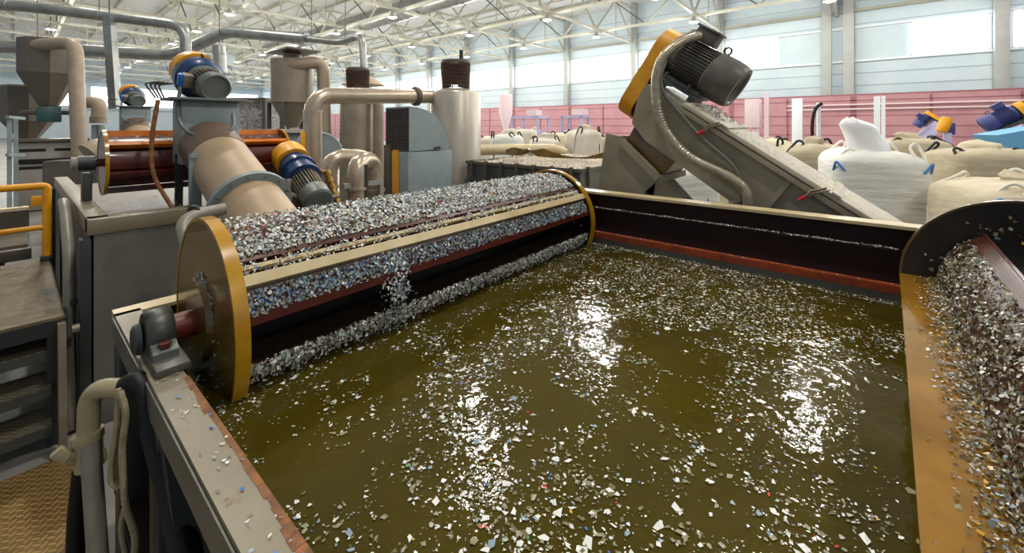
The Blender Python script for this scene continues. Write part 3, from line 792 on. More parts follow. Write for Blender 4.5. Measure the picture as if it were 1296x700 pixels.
# ------------------------------------------------------------------ screw tube conveyors with blue motors
def screw_tube(o, p0, p1, r, k):
    """p0 lower end, p1 upper end; k scales the drive; parts in world space"""
    p0 = Vector(p0); p1 = Vector(p1); d = (p1 - p0).normalized(); L = (p1 - p0).length
    side = Vector((0, -1, 0)); up = side.cross(d).normalized()
    if up.z < 0: up = -up
    MB().cyl(p0, p0 + d * L * .93, r, n=44).build('tube', 'tan', o)
    MB().cyl(p0 + d * L * .80, p0 + d * L * .98, r * 1.02, r * 1.03, n=44).build('stained_end', 'tandark', o)
    fl = p0 + d * L * .36
    f_ = MB().cyl(fl - d * .012 * k, fl + d * .012 * k, r * 1.26, n=52); f_.cyl(fl + d * .016 * k, fl + d * .036 * k, r * 1.26, n=52)
    fo = f_.build('flange', 'bluegrey', o)
    for q in range(14):
        a = 2 * PI * q / 14; v = side * math.cos(a) + up * math.sin(a)
        MB().cyl(fl + v * r * 1.14 - d * .03 * k, fl + v * r * 1.14 + d * .05 * k, .011 * k, n=6).build('bolt', 'motorgrey', fo)
    rm_ = Matrix((d, side, up)).transposed()
    # drive head: saddle box, gear case, motor, yellow guard
    hd = p1 + Vector((-.06, 0, r * .8))
    MB().box(hd + Vector((0, 0, -r * .35)), (r * 1.4, r * 1.95, r * 2.5), None, .01).build('saddle', 'bluegrey', o)
    MB().box(hd + Vector((.03, -.02, r * .95)), (r * 1.9, r * 2.5, .03 * k), None, .004).build('motor_base', 'motorgrey', o)
    ax = Vector((1, .12, -.32)).normalized()          # motor axis: towards the viewer, tilted down
    g0 = hd + Vector((-.10 * k, -.03, r * .95 + .27 * k))
    MB().lathe([(.0, -.30 * k), (.20 * k, -.29 * k), (.23 * k, -.22 * k), (.23 * k, -.08 * k), (.0, -.08 * k)], g0 + Vector((0, 0, .05 * k)), ax, n=44).build('guard', 'yellow', o)
    gc = MB().lathe([(.10 * k, -.09 * k), (.245 * k, -.08 * k), (.255 * k, -.03 * k), (.255 * k, .04 * k), (.225 * k, .06 * k), (.20 * k, .10 * k), (.12 * k, .12 * k)], g0, ax, n=48).build('gear_case', 'blue', o)
    MB().ring(g0 + ax * .07 * k + Vector((0, 0, .275 * k)), (0, 1, .2), .022 * k, .034 * k, .012 * k, n=20).build('lifting_eye', 'leg', gc)
    mo = MB().lathe([(.185 * k, .12 * k), (.19 * k, .14 * k), (.15 * k, .16 * k), (.135 * k, .17 * k), (.135 * k, .36 * k)], g0, ax, n=36).build('motor', 'motorgrey', o)
    x_, y_ = frame(ax); fb = MB()
    for q in range(30):
        a = 2 * PI * q / 30; v = x_ * math.cos(a) + y_ * math.sin(a)
        fb.bar(g0 + ax * .17 * k + v * .15 * k, g0 + ax * .34 * k + v * .15 * k, .006 * k, .04 * k, up=v)
    fb.build('cooling_fins', 'fin', mo)
    MB().lathe([(.155 * k, .33 * k), (.165 * k, .35 * k), (.165 * k, .45 * k), (.15 * k, .47 * k), (.135 * k, .47 * k), (.13 * k, .455 * k), (.0, .455 * k)], g0, ax, n=36).build('fan_cover', 'motorgrey', mo)
    tb = g0 + ax * .25 * k + Vector((-.02, -.19, .02)) * k
    to = MB().box(tb, (.13 * k, .10 * k, .15 * k), rm_, .012 * k).build('terminal_box', 'fin', mo)
    MB().box(tb + Vector((.03, -.07, -.0)) * k, (.07 * k, .05 * k, .14 * k), rm_, .01 * k).build('plug', 'brightblue', to)
    q0 = tb + Vector((.02, -.07, -.08)) * k
    MB().tube([q0, q0 + Vector((.06, -.05, -.36)) * k, q0 + Vector((.24, .05, -.56)) * k, q0 + Vector((.34, .42, -.50)) * k, q0 + Vector((.16, .46, -.30)) * k], .020 * k, bend=.16 * k, n=10).build('cable', 'motorgrey', to)
    cl = MB()
    for q in range(4):
        cl.tube([hd + Vector((.0 + .02 * q, -r * 1.35 - .02 * q, r * .95)) , hd + Vector((-.05 + .03 * q, -r * 1.5 - .03 * q, r * 1.5)), hd + Vector((.04 + .03 * q, -r * 1.15 - .03 * q, r * 1.55))], .010 * k, n=8, bend=.03)
    cl.build('cable_chain', 'motordark', o)
    st = MB()
    for sy in (-1, 1):
        st.bar(hd + Vector((0, sy * r * .9, -r * 1.2)), Vector((hd.x - .05, hd.y + sy * r * .9, .0)), .07 * k, .05 * k)
    st.build('stand', 'leg', o)
ps0, ps1 = (-2.45, .965, 1.03), (-3.86, .965, 1.62)
sc1 = thing('screw_tube_conveyor', 'large tan inclined screw tube with blue motor and yellow cap above the tanks', 'conveyor', (-3.88, .965, 0))
screw_tube(sc1, ps0, ps1, .190, .66)
MB().tube([(-3.85, .66, 1.94), (-3.84, .62, 1.66), (-3.80, .62, 1.40), (-3.62, .72, 1.14)], .014, n=10, bend=.12).build('supply_cable', 'rust', sc1)
lg = MB(); lg.box((-3.02, .965, .48), (.14, .30, .96), bev=.01); lg.box((-2.86, .965, .45), (.05, .40, .9))
lg.build('support_post', 'leg', sc1)
# little bracket post beside the tube
bp_ = thing('bracket_post', 'blue grey angle bracket post standing between tan tube and grey tank', 'bracket', (-3.5, .80, ZN))
MB().box((-3.47, .79, 1.38), (.03, .07, .36), bev=.004).build('upright', 'bluegrey', bp_)
MB().box((-3.47, .83, 1.55), (.05, .14, .03)).build('top_plate', 'bluegrey', bp_)
sc2 = thing('screw_tube_conveyor', 'smaller looking tan screw tube with blue motor, further off at far left', 'conveyor', (-8.4, 1.3, 0))
pA = at(188, 215, 7.5); pB = at(172, 160, 8.3); pB.y = pA.y = (pA.y + pB.y) / 2
screw_tube(sc2, pA, pB, .225, .76)
# ------------------------------------------------------------------ elbow pipe over the tank end
ep = thing('elbow_pipe', 'tarnished metal pipe with elbow dropping behind the left ochre disc', 'pipe', at(226, 300, 1.95))
pe = [at(285, 264, 2.25), at(228, 276, 2.1), at(246, 345, 1.95)]
MB().tube(pe, .031, bend=.09, n=22).build('pipe', 'pvcgrey', ep)
MB().tube([at(252, 282, 2.15), at(251, 262, 2.15), at(240, 262, 2.15), at(239, 280, 2.15)], .010, bend=.02, n=8).build('handle', 'leg', ep)

# ------------------------------------------------------------------ gear motor behind the drum
def gearmotor(o, p0, p1, r):
    p0 = Vector(p0); p1 = Vector(p1); ax = (p1 - p0).normalized(); L = (p1 - p0).length
    MB().lathe([(.0, -.30 * L), (r * .95, -.29 * L), (r * 1.02, -.22 * L), (r * 1.02, -.02 * L), (0, -.02 * L)], p0, ax, n=40).build('guard', 'yellow', o)
    MB().lathe([(r * .8, -.02 * L), (r * .85, .14 * L), (r * 1.05, .15 * L), (r * 1.05, .21 * L), (r * .92, .22 * L), (r * .9, .36 * L), (r * 1.02, .37 * L), (r * 1.02, .43 * L), (r * .6, .45 * L)], p0, ax, n=40).build('gear_case', 'blue', o)
    mo = MB().lathe([(r * .62, .44 * L), (r * .62, .80 * L)], p0, ax, n=32).build('motor', 'motorgrey', o)
    x_, y_ = frame(ax); fb = MB()
    for q in range(28):
        a = 2 * PI * q / 28; v = x_ * math.cos(a) + y_ * math.sin(a)
        fb.bar(p0 + ax * .45 * L + v * r * .70, p0 + ax * .78 * L + v * r * .70, r * .04, r * .2, up=v)
    fb.build('cooling_fins', 'fin', mo)
    MB().lathe([(r * .78, .77 * L), (r * .82, .79 * L), (r * .82, .98 * L), (r * .7, L), (0, L)], p0, ax, n=32).build('fan_cover', 'motorgrey', mo)
    MB().box(p0 + ax * .58 * L - Vector((cs, sn, 0)) * r * 1.02, (r * .7, r * .7, r * .8), None, .01).build('terminal_box', 'greylight', mo)
gm = thing('gear_motor', 'blue gear motor with yellow cap and grey fan end behind the left drum', 'motor', at(385, 260, 3.6))
gearmotor(gm, at(372, 207, 3.75), at(404, 256, 3.35), .142)
sp_ = MB().box((at(388, 285, 3.6)), (.22, .3, .5), None, .01); sp_.build('mount', 'motordark', gm)

# ------------------------------------------------------------------ twin U-bend pipes with valve frame
for nm, a, b, yb, ytop, d, lab in (('u', 416, 470, 270, 199, 4.9, 'rear'), ('u', 451, 474, 275, 203, 4.5, 'front')):
    o = thing('u_bend_pipe', 'thick tarnished steel U-bend pipe, %s one of the pair' % lab, 'pipe', at((a + b) / 2, 270, d), group='twin U-bend pipes')
    pts = [at(a, yb, d), at(a, ytop, d), at(b, ytop, d + .35), at(b, yb, d + .35)]
    MB().tube([Vector((pts[0].x, pts[0].y, .0))] + pts[1:3] + [Vector((pts[3].x, pts[3].y, .0))], .100, bend=.20, n=28).build('pipe', 'steelwarm', o)
    for p in (pts[0] + Vector((0, 0, .30)), pts[3] + Vector((0, 0, .30))):
        MB().cyl(p, p + Vector((0, 0, .03)), .118, n=28).build('collar', 'steel', o)
fr = thing('pipe_stand', 'grey angle iron frame in front of the U-bend pipes', 'frame', at(455, 262, 4.3))
p0, p1 = at(434, 236, 4.35), at(483, 230, 4.75)
MB().bar(p0, p1, .05, .05).build('rail', 'greylight', fr)
for p in (p0.lerp(p1, .35), p0.lerp(p1, .98)): MB().bar(p, Vector((p.x, p.y, 0)), .045, .045).build('post', 'greylight', fr)
MB().cyl(at(464, 250, 4.5), at(464, 208, 4.5), .02, n=12).build('spindle', 'greydark', fr)
bh = thing('brass_hose', 'brass coloured jointed hose hanging left of the U-bend pipes', 'hose', at(425, 255, 4.3))
hp = [at(404, 217, 4.35), at(414, 219, 4.3), at(420, 236, 4.3), at(428, 258, 4.25), Vector((at(432, 300, 4.25).x, at(432, 300, 4.25).y, 0))]
MB().tube(hp, .030, bend=.06, n=16).build('hose', 'brass', bh)
for t in (hp[1], hp[2], hp[1].lerp(hp[2], .5), hp[2].lerp(hp[3], .5)):
    MB().lathe([(.03, -.03), (.043, -.025), (.043, .025), (.03, .03)], t, hp[2] - hp[1], n=18).build('ferrule', 'brass', bh)

# ------------------------------------------------------------------ fan hood box
hb = thing('fan_hood', 'blue grey fan housing with quarter round hood and dark louvre grille', 'fan', (-4.6, 3.5, 0))
HX, HY_, HW, HL = -4.4, 3.23, .52, .66
poly = [(0, 0), (0, .575)] + [(.06 + .60 * math.sin(R(a)), .575 * math.cos(R(a)) * .985 + .005) for a in range(6, 91, 6)]
MB().prism(poly, (HX - HW, HY_, 1.43), (0, 1, 0), (0, 0, 1), (HW, 0, 0)).build('hood', 'bluegrey', hb)
MB().box((HX - HW / 2 + .005, HY_ + .34, .71), (HW + .03, .74, 1.42), None, .008).build('plenum', 'bluegrey', hb)
gr = MB().box((HX - HW / 2, HY_ - .006, 1.715), (HW - .03, .008, .54)).build('grille', 'hole', hb)
lv = MB()
for k in range(19): lv.box((HX - HW / 2, HY_ - .016, 1.46 + k * .0285), (HW - .03, .014, .009))
for k in range(9): lv.box((HX - HW + .035 + k * .056, HY_ - .014, 1.715), (.007, .012, .54))
lv.build('louvre', 'motordark', gr)
MB().box((HX - HW / 2 + .02, HY_ - .04, 1.13), (.10, .03, .62)).build('yellow_stripe', 'yellow', hb)
MB().box((HX - HW / 2 - .16, HY_ - .035, 1.0), (.14, .03, 1.0)).build('side_plate', 'silodark', hb)
MB().tube([(HX + .012, HY_ + .40, 1.45), (HX + .05, HY_ + .42, 1.47), (HX + .05, HY_ + .47, 1.47), (HX + .012, HY_ + .49, 1.45)], .012, n=8, bend=.02).build('handle', 'leg', hb)

# ------------------------------------------------------------------ cyclones and vessels
def mesh_cap(o, p, r, h):
    ms = MB()
    for k in range(40):
        a = 2 * PI * k / 40; v = Vector((math.cos(a), math.sin(a), 0))
        ms.bar(p + v * r * .97, p + v * r * 1.05 + Vector((0, 0, h)), .010, .03, up=v)
    for q in range(7): ms.ring(p + Vector((0, 0, h * (.10 + .145 * q))), (0, 0, 1), r * .97, r * 1.03, .012, n=40)
    c_ = ms.build('filter_mesh', 'meshbrown', o)
    MB().cyl(p + Vector((0, 0, h * .22)), p + Vector((0, 0, h * .9)), r * .93, n=30).build('filter_drum', 'meshbrown', c_)
    MB().ring(p + Vector((0, 0, h * .96)), (0, 0, 1), r * .85, r * 1.1, .05, n=40).build('top_band', 'silodark', c_)
v4 = thing('cylinder_vessel', 'tall pale steel cylinder with rusty mesh basket on top, right of hood', 'vessel', (-5.06, 4.63, 0))
MB().lathe([(.41, .0), (.41, 2.28), (.395, 2.31), (.30, 2.335), (.24, 2.36)], (-5.06, 4.63, 0), n=56).build('shell', 'steel', v4)
mesh_cap(v4, Vector((-5.06, 4.63, 2.37)), .215, .42)
MB().cyl((-5.0, 4.7, 2.84), (-5.0, 4.7, 3.0), .035, n=12).build('stub_pipe', 'leg', v4)
v2 = thing('cyclone_hopper', 'steel cyclone with cone bottom and side pipe, left of the big arched pipe', 'cyclone', (-8.37, 3.43, 0))
MB().lathe([(.03, 1.72), (.10, 1.73), (.12, 1.76), (.355, 2.20), (.40, 2.205), (.40, 2.235), (.37, 2.24), (.37, 3.02), (.0, 3.03)], (-8.37, 3.43, 0), n=48).build('body', 'silo', v2)
MB().cyl((-8.37, 3.43, 3.02), (-8.37, 3.43, 3.14), .16, n=24).build('top_cap', 'beige', v2)
MB().box((-8.30, 3.43, 3.17), (.9, .6, .03)).build('lid_plate', 'silodark', v2)
MB().tube([at(349, 84, 7.85), at(370, 82, 7.7), at(409, 78, 8.0), at(412, 200, 8.0)], .115, bend=.22, n=24).build('inlet_pipe', 'beige', v2)
lg = MB()
for sx in (-.3, .3):
    for sy in (-.3, .3): lg.box((-8.37 + sx, 3.43 + sy, 1.1), (.06, .06, 2.2))
lg.build('stand', 'greydark', v2)
v3 = thing('cylinder_vessel', 'brownish steel cylinder with mesh basket and tan hat, behind the arched pipe', 'vessel', (-7.59, 4.35, 0))
MB().lathe([(.34, 0), (.34, 2.44), (.33, 2.47), (.2, 2.50)], (-7.59, 4.35, 0), n=48).build('shell', 'silo', v3)
mesh_cap(v3, Vector((-7.59, 4.35, 2.50)), .20, .36)
pz = at(479, 126, 8.0)
MB().tube([(-7.3, 4.45, 2.33), pz, Vector((pz.x, pz.y, 0))], .10, bend=.16, n=22).build('outlet_pipe', 'silo', v3)
hat = thing('extract_hat', 'shallow tan conical hat standing behind the middle mesh basket', 'hood', at(460, 108, 10.5))
ph = at(460, 108, 10.5)
MB().lathe([(.52, 0), (.50, .02), (.10, .28), (.10, .34)], ph, n=40).build('cone', 'tan', hat)
MB().cyl((ph.x, ph.y, 0), (ph.x, ph.y, ph.z + .02), .16, n=24).build('stack', 'silo', hat)
ap = thing('arched_pipe', 'big tarnished steel pipe arching across to the tall pale cylinder', 'pipe', (-5.35, 2.5, 0))
pa = [at(396, 262, 5.4), at(396, 121, 5.4), at(548, 122, 6.65)]
MB().tube(pa, .112, bend=.26, n=32).build('pipe', 'steelwarm', ap)
MB().lathe([(.112, -.03), (.15, -.028), (.15, .028), (.112, .03)], pa[1].lerp(pa[2], .83), pa[2] - pa[1], n=36).build('flange', 'silodark', ap)
MB().cyl(at(396, 140, 5.4), at(396, 142, 5.4), .116, n=30).build('seam', 'steel', ap)
MB().box(at(385, 187, 5.3), (.03, .09, .42), None, .004).build('yellow_mark', 'yellow', ap)

# left cyclone group
lc = thing('cyclone_hopper', 'brown cyclone on a grey cabinet with swan neck pipe at far left', 'cyclone', at(62, 260, 9))
pc = at(62, 160, 9.0)
MB().lathe([(.10, .40), (.18, .52), (.46, 1.16), (.46, 1.88), (.0, 1.90)], Vector((pc.x, pc.y, EYE - .02)), n=8).build('body', 'silodark', lc, smooth=20)
MB().box((pc.x, pc.y, EYE + .26), (.36, .36, .34), None, .02).build('rotary_valve', 'greenteal', lc)
MB().cyl((pc.x + .2, pc.y + .4, EYE + .30), (pc.x - .2, pc.y - .4, EYE + .30), .05, n=14).build('valve_shaft', 'motordark', lc)
MB().tube([at(40, 57, 8.7), at(95, 54, 8.6), at(101, 200, 8.5)], .125, bend=.25, n=26).build('swan_neck_pipe', 'beige', lc)
cb = MB().box((pc.x, pc.y, .72), (.95, .95, 1.40), Matrix.Rotation(YAW * .0, 3, 'Z'), .01).build('cabinet', 'greylight', lc)
for zz in (1.22, .86):
    for yy in (-.24, .24): MB().box((pc.x + .477, pc.y + yy, zz + .04), (.012, .36, .06)).build('slot', 'hole', cb)
MB().box((pc.x + .49, pc.y + .0, 1.03), (.05, .86, .10), None, .02).build('dark_lip', 'hole', cb)
MB().box((pc.x, pc.y, 1.46), (1.15, 1.15, .05)).build('deck', 'silodark', lc)
hp_ = at(36, 135, 9.6)
ho = thing('feed_hopper', 'brown sheet feed hopper beside the far left cyclone', 'hopper', (hp_.x, hp_.y, 0))
MB().lathe([(.42, 0), (.44, .78), (.40, .82)], (hp_.x, hp_.y, EYE + .12), n=8).build('bin', 'silodark', ho, smooth=20)
MB().lathe([(.15, -.42), (.42, .0)], (hp_.x, hp_.y, EYE + .12), n=8).build('cone', 'silodark', ho, smooth=20)
MB().cyl((hp_.x, hp_.y, 0), (hp_.x, hp_.y, EYE - .28), .15, n=20).build('leg', 'leg', ho)
rk = thing('steel_rack', 'thin dark grey steel rack left of the far left cabinet', 'rack', at(16, 280, 7.2))
for px in (12, 20):
    p = at(px, 148, 7.2 + (px - 12) * .04); MB().bar((p.x, p.y, 0), p, .06, .06).build('post', 'bluegrey', rk)
p, q = at(9, 148, 7.1), at(30, 150, 7.4); MB().bar(p, q, .05, .05).build('top_rail', 'bluegrey', rk)
p, q = at(9, 196, 7.1), at(30, 196, 7.4); MB().bar(p, q, .05, .05).build('shelf_rail', 'bluegrey', rk)
eb = thing('elbow_pipe', 'short tan elbow pipe sticking out right of the swan neck', 'pipe', at(128, 160, 9))
MB().tube([at(104, 130, 9.0), at(127, 129, 9.0), at(125, 153, 9.0)], .13, bend=.22, n=24).build('pipe', 'beige', eb)
MB().cyl(at(125, 148, 9.0), at(125, 156, 9), .145, n=24).build('collar', 'silo', eb)
for i, (px, lab) in enumerate(((121, 'left'), (129, 'right'))):
    p = at(px, 158, 9.0); q = at(px, 185, 9.0)
    solo(MB().cyl(q, p, .065, n=18), 'clear_tube', 'bluegrey', 'pale translucent tube under the tan elbow pipe, %s of two' % lab, 'tube', q, group='tubes under the tan elbow')
    b_ = None
sk = thing('covered_roller', 'pale dusty covered roller lying behind the small orange drum', 'roller', at(140, 195, 6.2))
MB().tube([at(112, 195, 6.0), at(124, 188, 6.1), at(190, 187, 6.9)], .16, bend=.12, n=24).build('cover', 'beige', sk)
bq = at(150, 214, 6.5); MB().box((bq.x, bq.y, .62), (1.6, .4, 1.24), Matrix.Rotation(R(60), 3, 'Z'), .02).build('body', 'silodark', sk)

# scrap cage and blue grey base machine
cg = thing('scrap_cage', 'dark framed clear sided bin of shredded scrap left of cyclone', 'bin', at(325, 168, 9.2))
p = [at(298, 166, 8.9), at(352, 165, 9.1)]
bx_ = at(326, 147, 9.5); 
MB().box(at(328, 147, 9.6), (.75, .9, .60), Matrix.Rotation(R(40), 3, 'Z')).build('scrap_load', 'scrap', cg)
fr_ = MB()
cc = at(328, 147, 9.6); rz = Matrix.Rotation(R(40), 3, 'Z')
for sx in (-.42, .42):
    for sy in (-.5, .5): fr_.box(cc + rz @ Vector((sx, sy, 0)), (.07, .07, .74), rz)
for sz in (-.36, .36):
    for sx in (-.42, .42): fr_.box(cc + rz @ Vector((sx, 0, sz)), (.06, 1.0, .06), rz)
    for sy in (-.5, .5): fr_.box(cc + rz @ Vector((0, sy, sz)), (.86, .06, .06), rz)
fr_.build('frame', 'silodark', cg)
MB().box(Vector((cc.x, cc.y, (cc.z - .39) / 2)), (.86, 1.0, cc.z - .39), rz, .01).build('base', 'greylight', cg)
bm_ = thing('blower', 'blue grey machine body with rounded fan end under the cyclone cone', 'machine', at(360, 185, 7.2))
bp0 = at(352, 182, 6.6)
MB().box((bp0.x - .1, bp0.y, .82), (.6, .85, 1.64), Matrix.Rotation(R(20), 3, 'Z'), .01).build('body', 'bluegrey', bm_)
pv = at(401, 196, 6.4)
MB().lathe([(.0, -.16), (.34, -.15), (.36, -.12), (.36, .12), (.34, .15), (0, .16)], pv, (1, -.2, 0), n=40).build('scroll', 'bluegrey', bm_)
bd = at(358, 168, 6.6)
MB().box((bd.x, bd.y, 1.68), (.66, .9, .05), Matrix.Rotation(R(20), 3, 'Z')).build('top_deck', 'greylight', bm_)
# ------------------------------------------------------------------ ducts under the roof
def duct(lab, pts, r, m='galv', bend=.4, joints=(), name='duct', n=24):
    o = thing(name, lab, 'duct', pts[0])
    MB().tube(pts, r, bend=bend, n=n).build('pipe', m, o)
    for (i, t) in joints:
        p = pts[i].lerp(pts[i + 1], t); d = (pts[i + 1] - pts[i]).normalized()
        MB().lathe([(r, -.03), (r * 1.09, -.025), (r * 1.09, .025), (r, .03)], p, d, n=n).build('joint_band', m, o)
    for (i, t) in joints[:2]:
        p = pts[i].lerp(pts[i + 1], t); p = p + Vector((0, 0, r))
        MB().cyl(p, Vector((p.x, p.y, 12.2)), .012, n=6).build('hanger_rod', 'trussdark', o)
    return o
duct('upper galvanised duct at top left ending in a downward elbow', [at(-60, 2, 9.5), at(40, 9, 9.8), at(235, 33, 10.6), at(235, 72, 10.6)], .125, joints=((0, .7), (1, .42), (1, .8)))
v_ = duct('square galvanised drop duct hanging from the upper left duct', [at(138, 21, 10.1), at(146, 138, 10.1)], .125, joints=((0, .08),), n=4)
duct('lower galvanised duct crossing at far left and stepping up to the right', [at(-60, 58, 11), at(0, 59, 11.2), at(222, 70, 12.2), at(286, 40, 12.2), at(388, 49, 11.5)], .17, joints=((1, .2), (1, .6), (1, .85), (3, .25)))
duct('thin duct from reducer bending down to the tan hat', [at(388, 49, 11.5), at(432, 54, 11.2), at(458, 44, 10.8), at(461, 104, 10.6)], .095, joints=((0, .15), (1, .2)), bend=.3)
duct('short grey vertical duct behind the big blue motor', [at(277, 58, 12), at(279, 92, 12)], .16, joints=((0, .3),))
duct('fat galvanised duct running lengthwise up between the roof trusses', [Vector((-46, 16.2, 9.3)), Vector((-30, 16.2, 9.3)), Vector((2, 16.2, 9.3))], .62, joints=((0, .3), (0, .8), (1, .2), (1, .24), (1, .4), (1, .55)), n=36)
duct('distant pale blue duct low under the trusses at left', [Vector((-62, 13, 8.2)), Vector((-46, 13, 8.2))], .6, m='bluegrey', joints=((0, .3), (0, .7)))

# ------------------------------------------------------------------ long pipe, flake container
lp_ = thing('long_pipe', 'long cream pipe lying behind the container, right of the hood', 'pipe', at(640, 190, 6.8))
MB().tube([at(560, 191, 6.9), at(700, 188, 8.0), at(716, 194, 8.0)], .095, bend=.1, n=24).build('pipe', 'cream', lp_)
MB().cyl(at(575, 190.6, 7.0), at(578, 190.6, 7.03), .11, n=24).build('collar', 'silo', lp_)
ct = thing('flake_container', 'dark grey steel container heaped with dusty flakes behind the left drum', 'container', (-3.55, 5.5, 0))
cx0, cx1, cy0, cy1, czt = -4.50, -2.57, 4.36, 6.7, 1.235
MB().box(((cx0 + cx1) / 2, cy0, czt / 2), (cx1 - cx0, .02, czt)).build('front_panel', 'greydark', ct)
MB().box((cx1, (cy0 + cy1) / 2, czt / 2), (.02, cy1 - cy0, czt)).build('side_panel', 'grey', ct)
MB().box((cx0, (cy0 + cy1) / 2, czt / 2), (.02, cy1 - cy0, czt)).build('side_panel', 'grey', ct)
rm = MB()
for y in (cy0, cy1): rm.box(((cx0 + cx1) / 2, y, czt - .02), (cx1 - cx0 + .04, .05, .04))
for x in (cx0, cx1): rm.box((x, (cy0 + cy1) / 2, czt - .02), (.05, cy1 - cy0, .04))
rm.build('top_edge', 'silodark', ct)
for k in range(7):
    x = cx0 + .12 + k * .285
    MB().box((x, cy0 - .03, czt - .10), (.03, .05, .24)).build('stake', 'silodark', ct)
for k in range(4):
    MB().box((cx1 + .03, cy0 + .15 + k * .5, czt - .10), (.05, .03, .24)).build('stake', 'silodark', ct)
hm = MB(); n1, n2 = 46, 46
for j in range(n2 + 1):
    for i in range(n1 + 1):
        u_, t_ = i / n1, j / n2
        x = cx0 + .02 + (cx1 - cx0 - .04) * u_; y = cy0 + .02 + (cy1 - cy0 - .04) * t_
        hm.v.append(Vector((x, y, czt - .01 + .05 * math.sin(PI * u_) * math.sin(PI * t_) + .025 * noise.noise(Vector((x * 3, y * 3, 0))))))
hm.f = [(j * (n1 + 1) + i, j * (n1 + 1) + i + 1, (j + 1) * (n1 + 1) + i + 1, (j + 1) * (n1 + 1) + i) for j in range(n2) for i in range(n1)]; hm.mi = [0] * len(hm.f)
for k in range(2600):
    x = rnd.uniform(cx0 + .05, cx1 - .03); y = rnd.uniform(cy0 + .03, cy1 - .05)
    u_, t_ = (x - cx0) / (cx1 - cx0), (y - cy0) / (cy1 - cy0)
    flake_poly(hm, (x, y, czt + .002 + .05 * math.sin(PI * u_) * math.sin(PI * t_) + .025 * noise.noise(Vector((x * 3, y * 3, 0)))), (0, 0, 1), rnd.uniform(.008, .02), rnd.choice((1, 1, 2, 3)), .4)
solo(hm, 'plastic_flakes', ['chipbed', FL[0], FL[8], FL[1]], 'heaped dry flakes filling the dark grey container', 'plastic flakes', (-3.55, 5.5, czt), kind='stuff', smooth=60)
sg = MB()
pts = [at(640, 196, 6.3), at(655, 197, 6.0), at(668, 190, 6.0), at(680, 198, 5.9), at(700, 200, 5.9), at(740, 201, 5.9), at(782, 200, 5.9)]
for k in range(len(pts) - 1):
    for j in range(6):
        a = pts[k].lerp(pts[k + 1], j / 6); b = pts[k].lerp(pts[k + 1], (j + 1) / 6); t = k + j / 6
        hgt = .07 + .05 * math.sin(t * 2.3); hgt2 = .07 + .05 * math.sin((t + 1 / 6) * 2.3)
        sg.add([a, b, b + Vector((.02 * math.sin(t * 3), 0, hgt2)), a + Vector((.02 * math.sin(t * 3), 0, hgt)), a + Vector((.04, .05, 0)), b + Vector((.04, .05, 0))], [(0, 1, 2, 3), (3, 2, 5, 4)])
solo(sg, 'lashing_strap', 'ochredark', 'twisted ochre lashing strap lying over the flakes in the container', 'strap', pts[2])
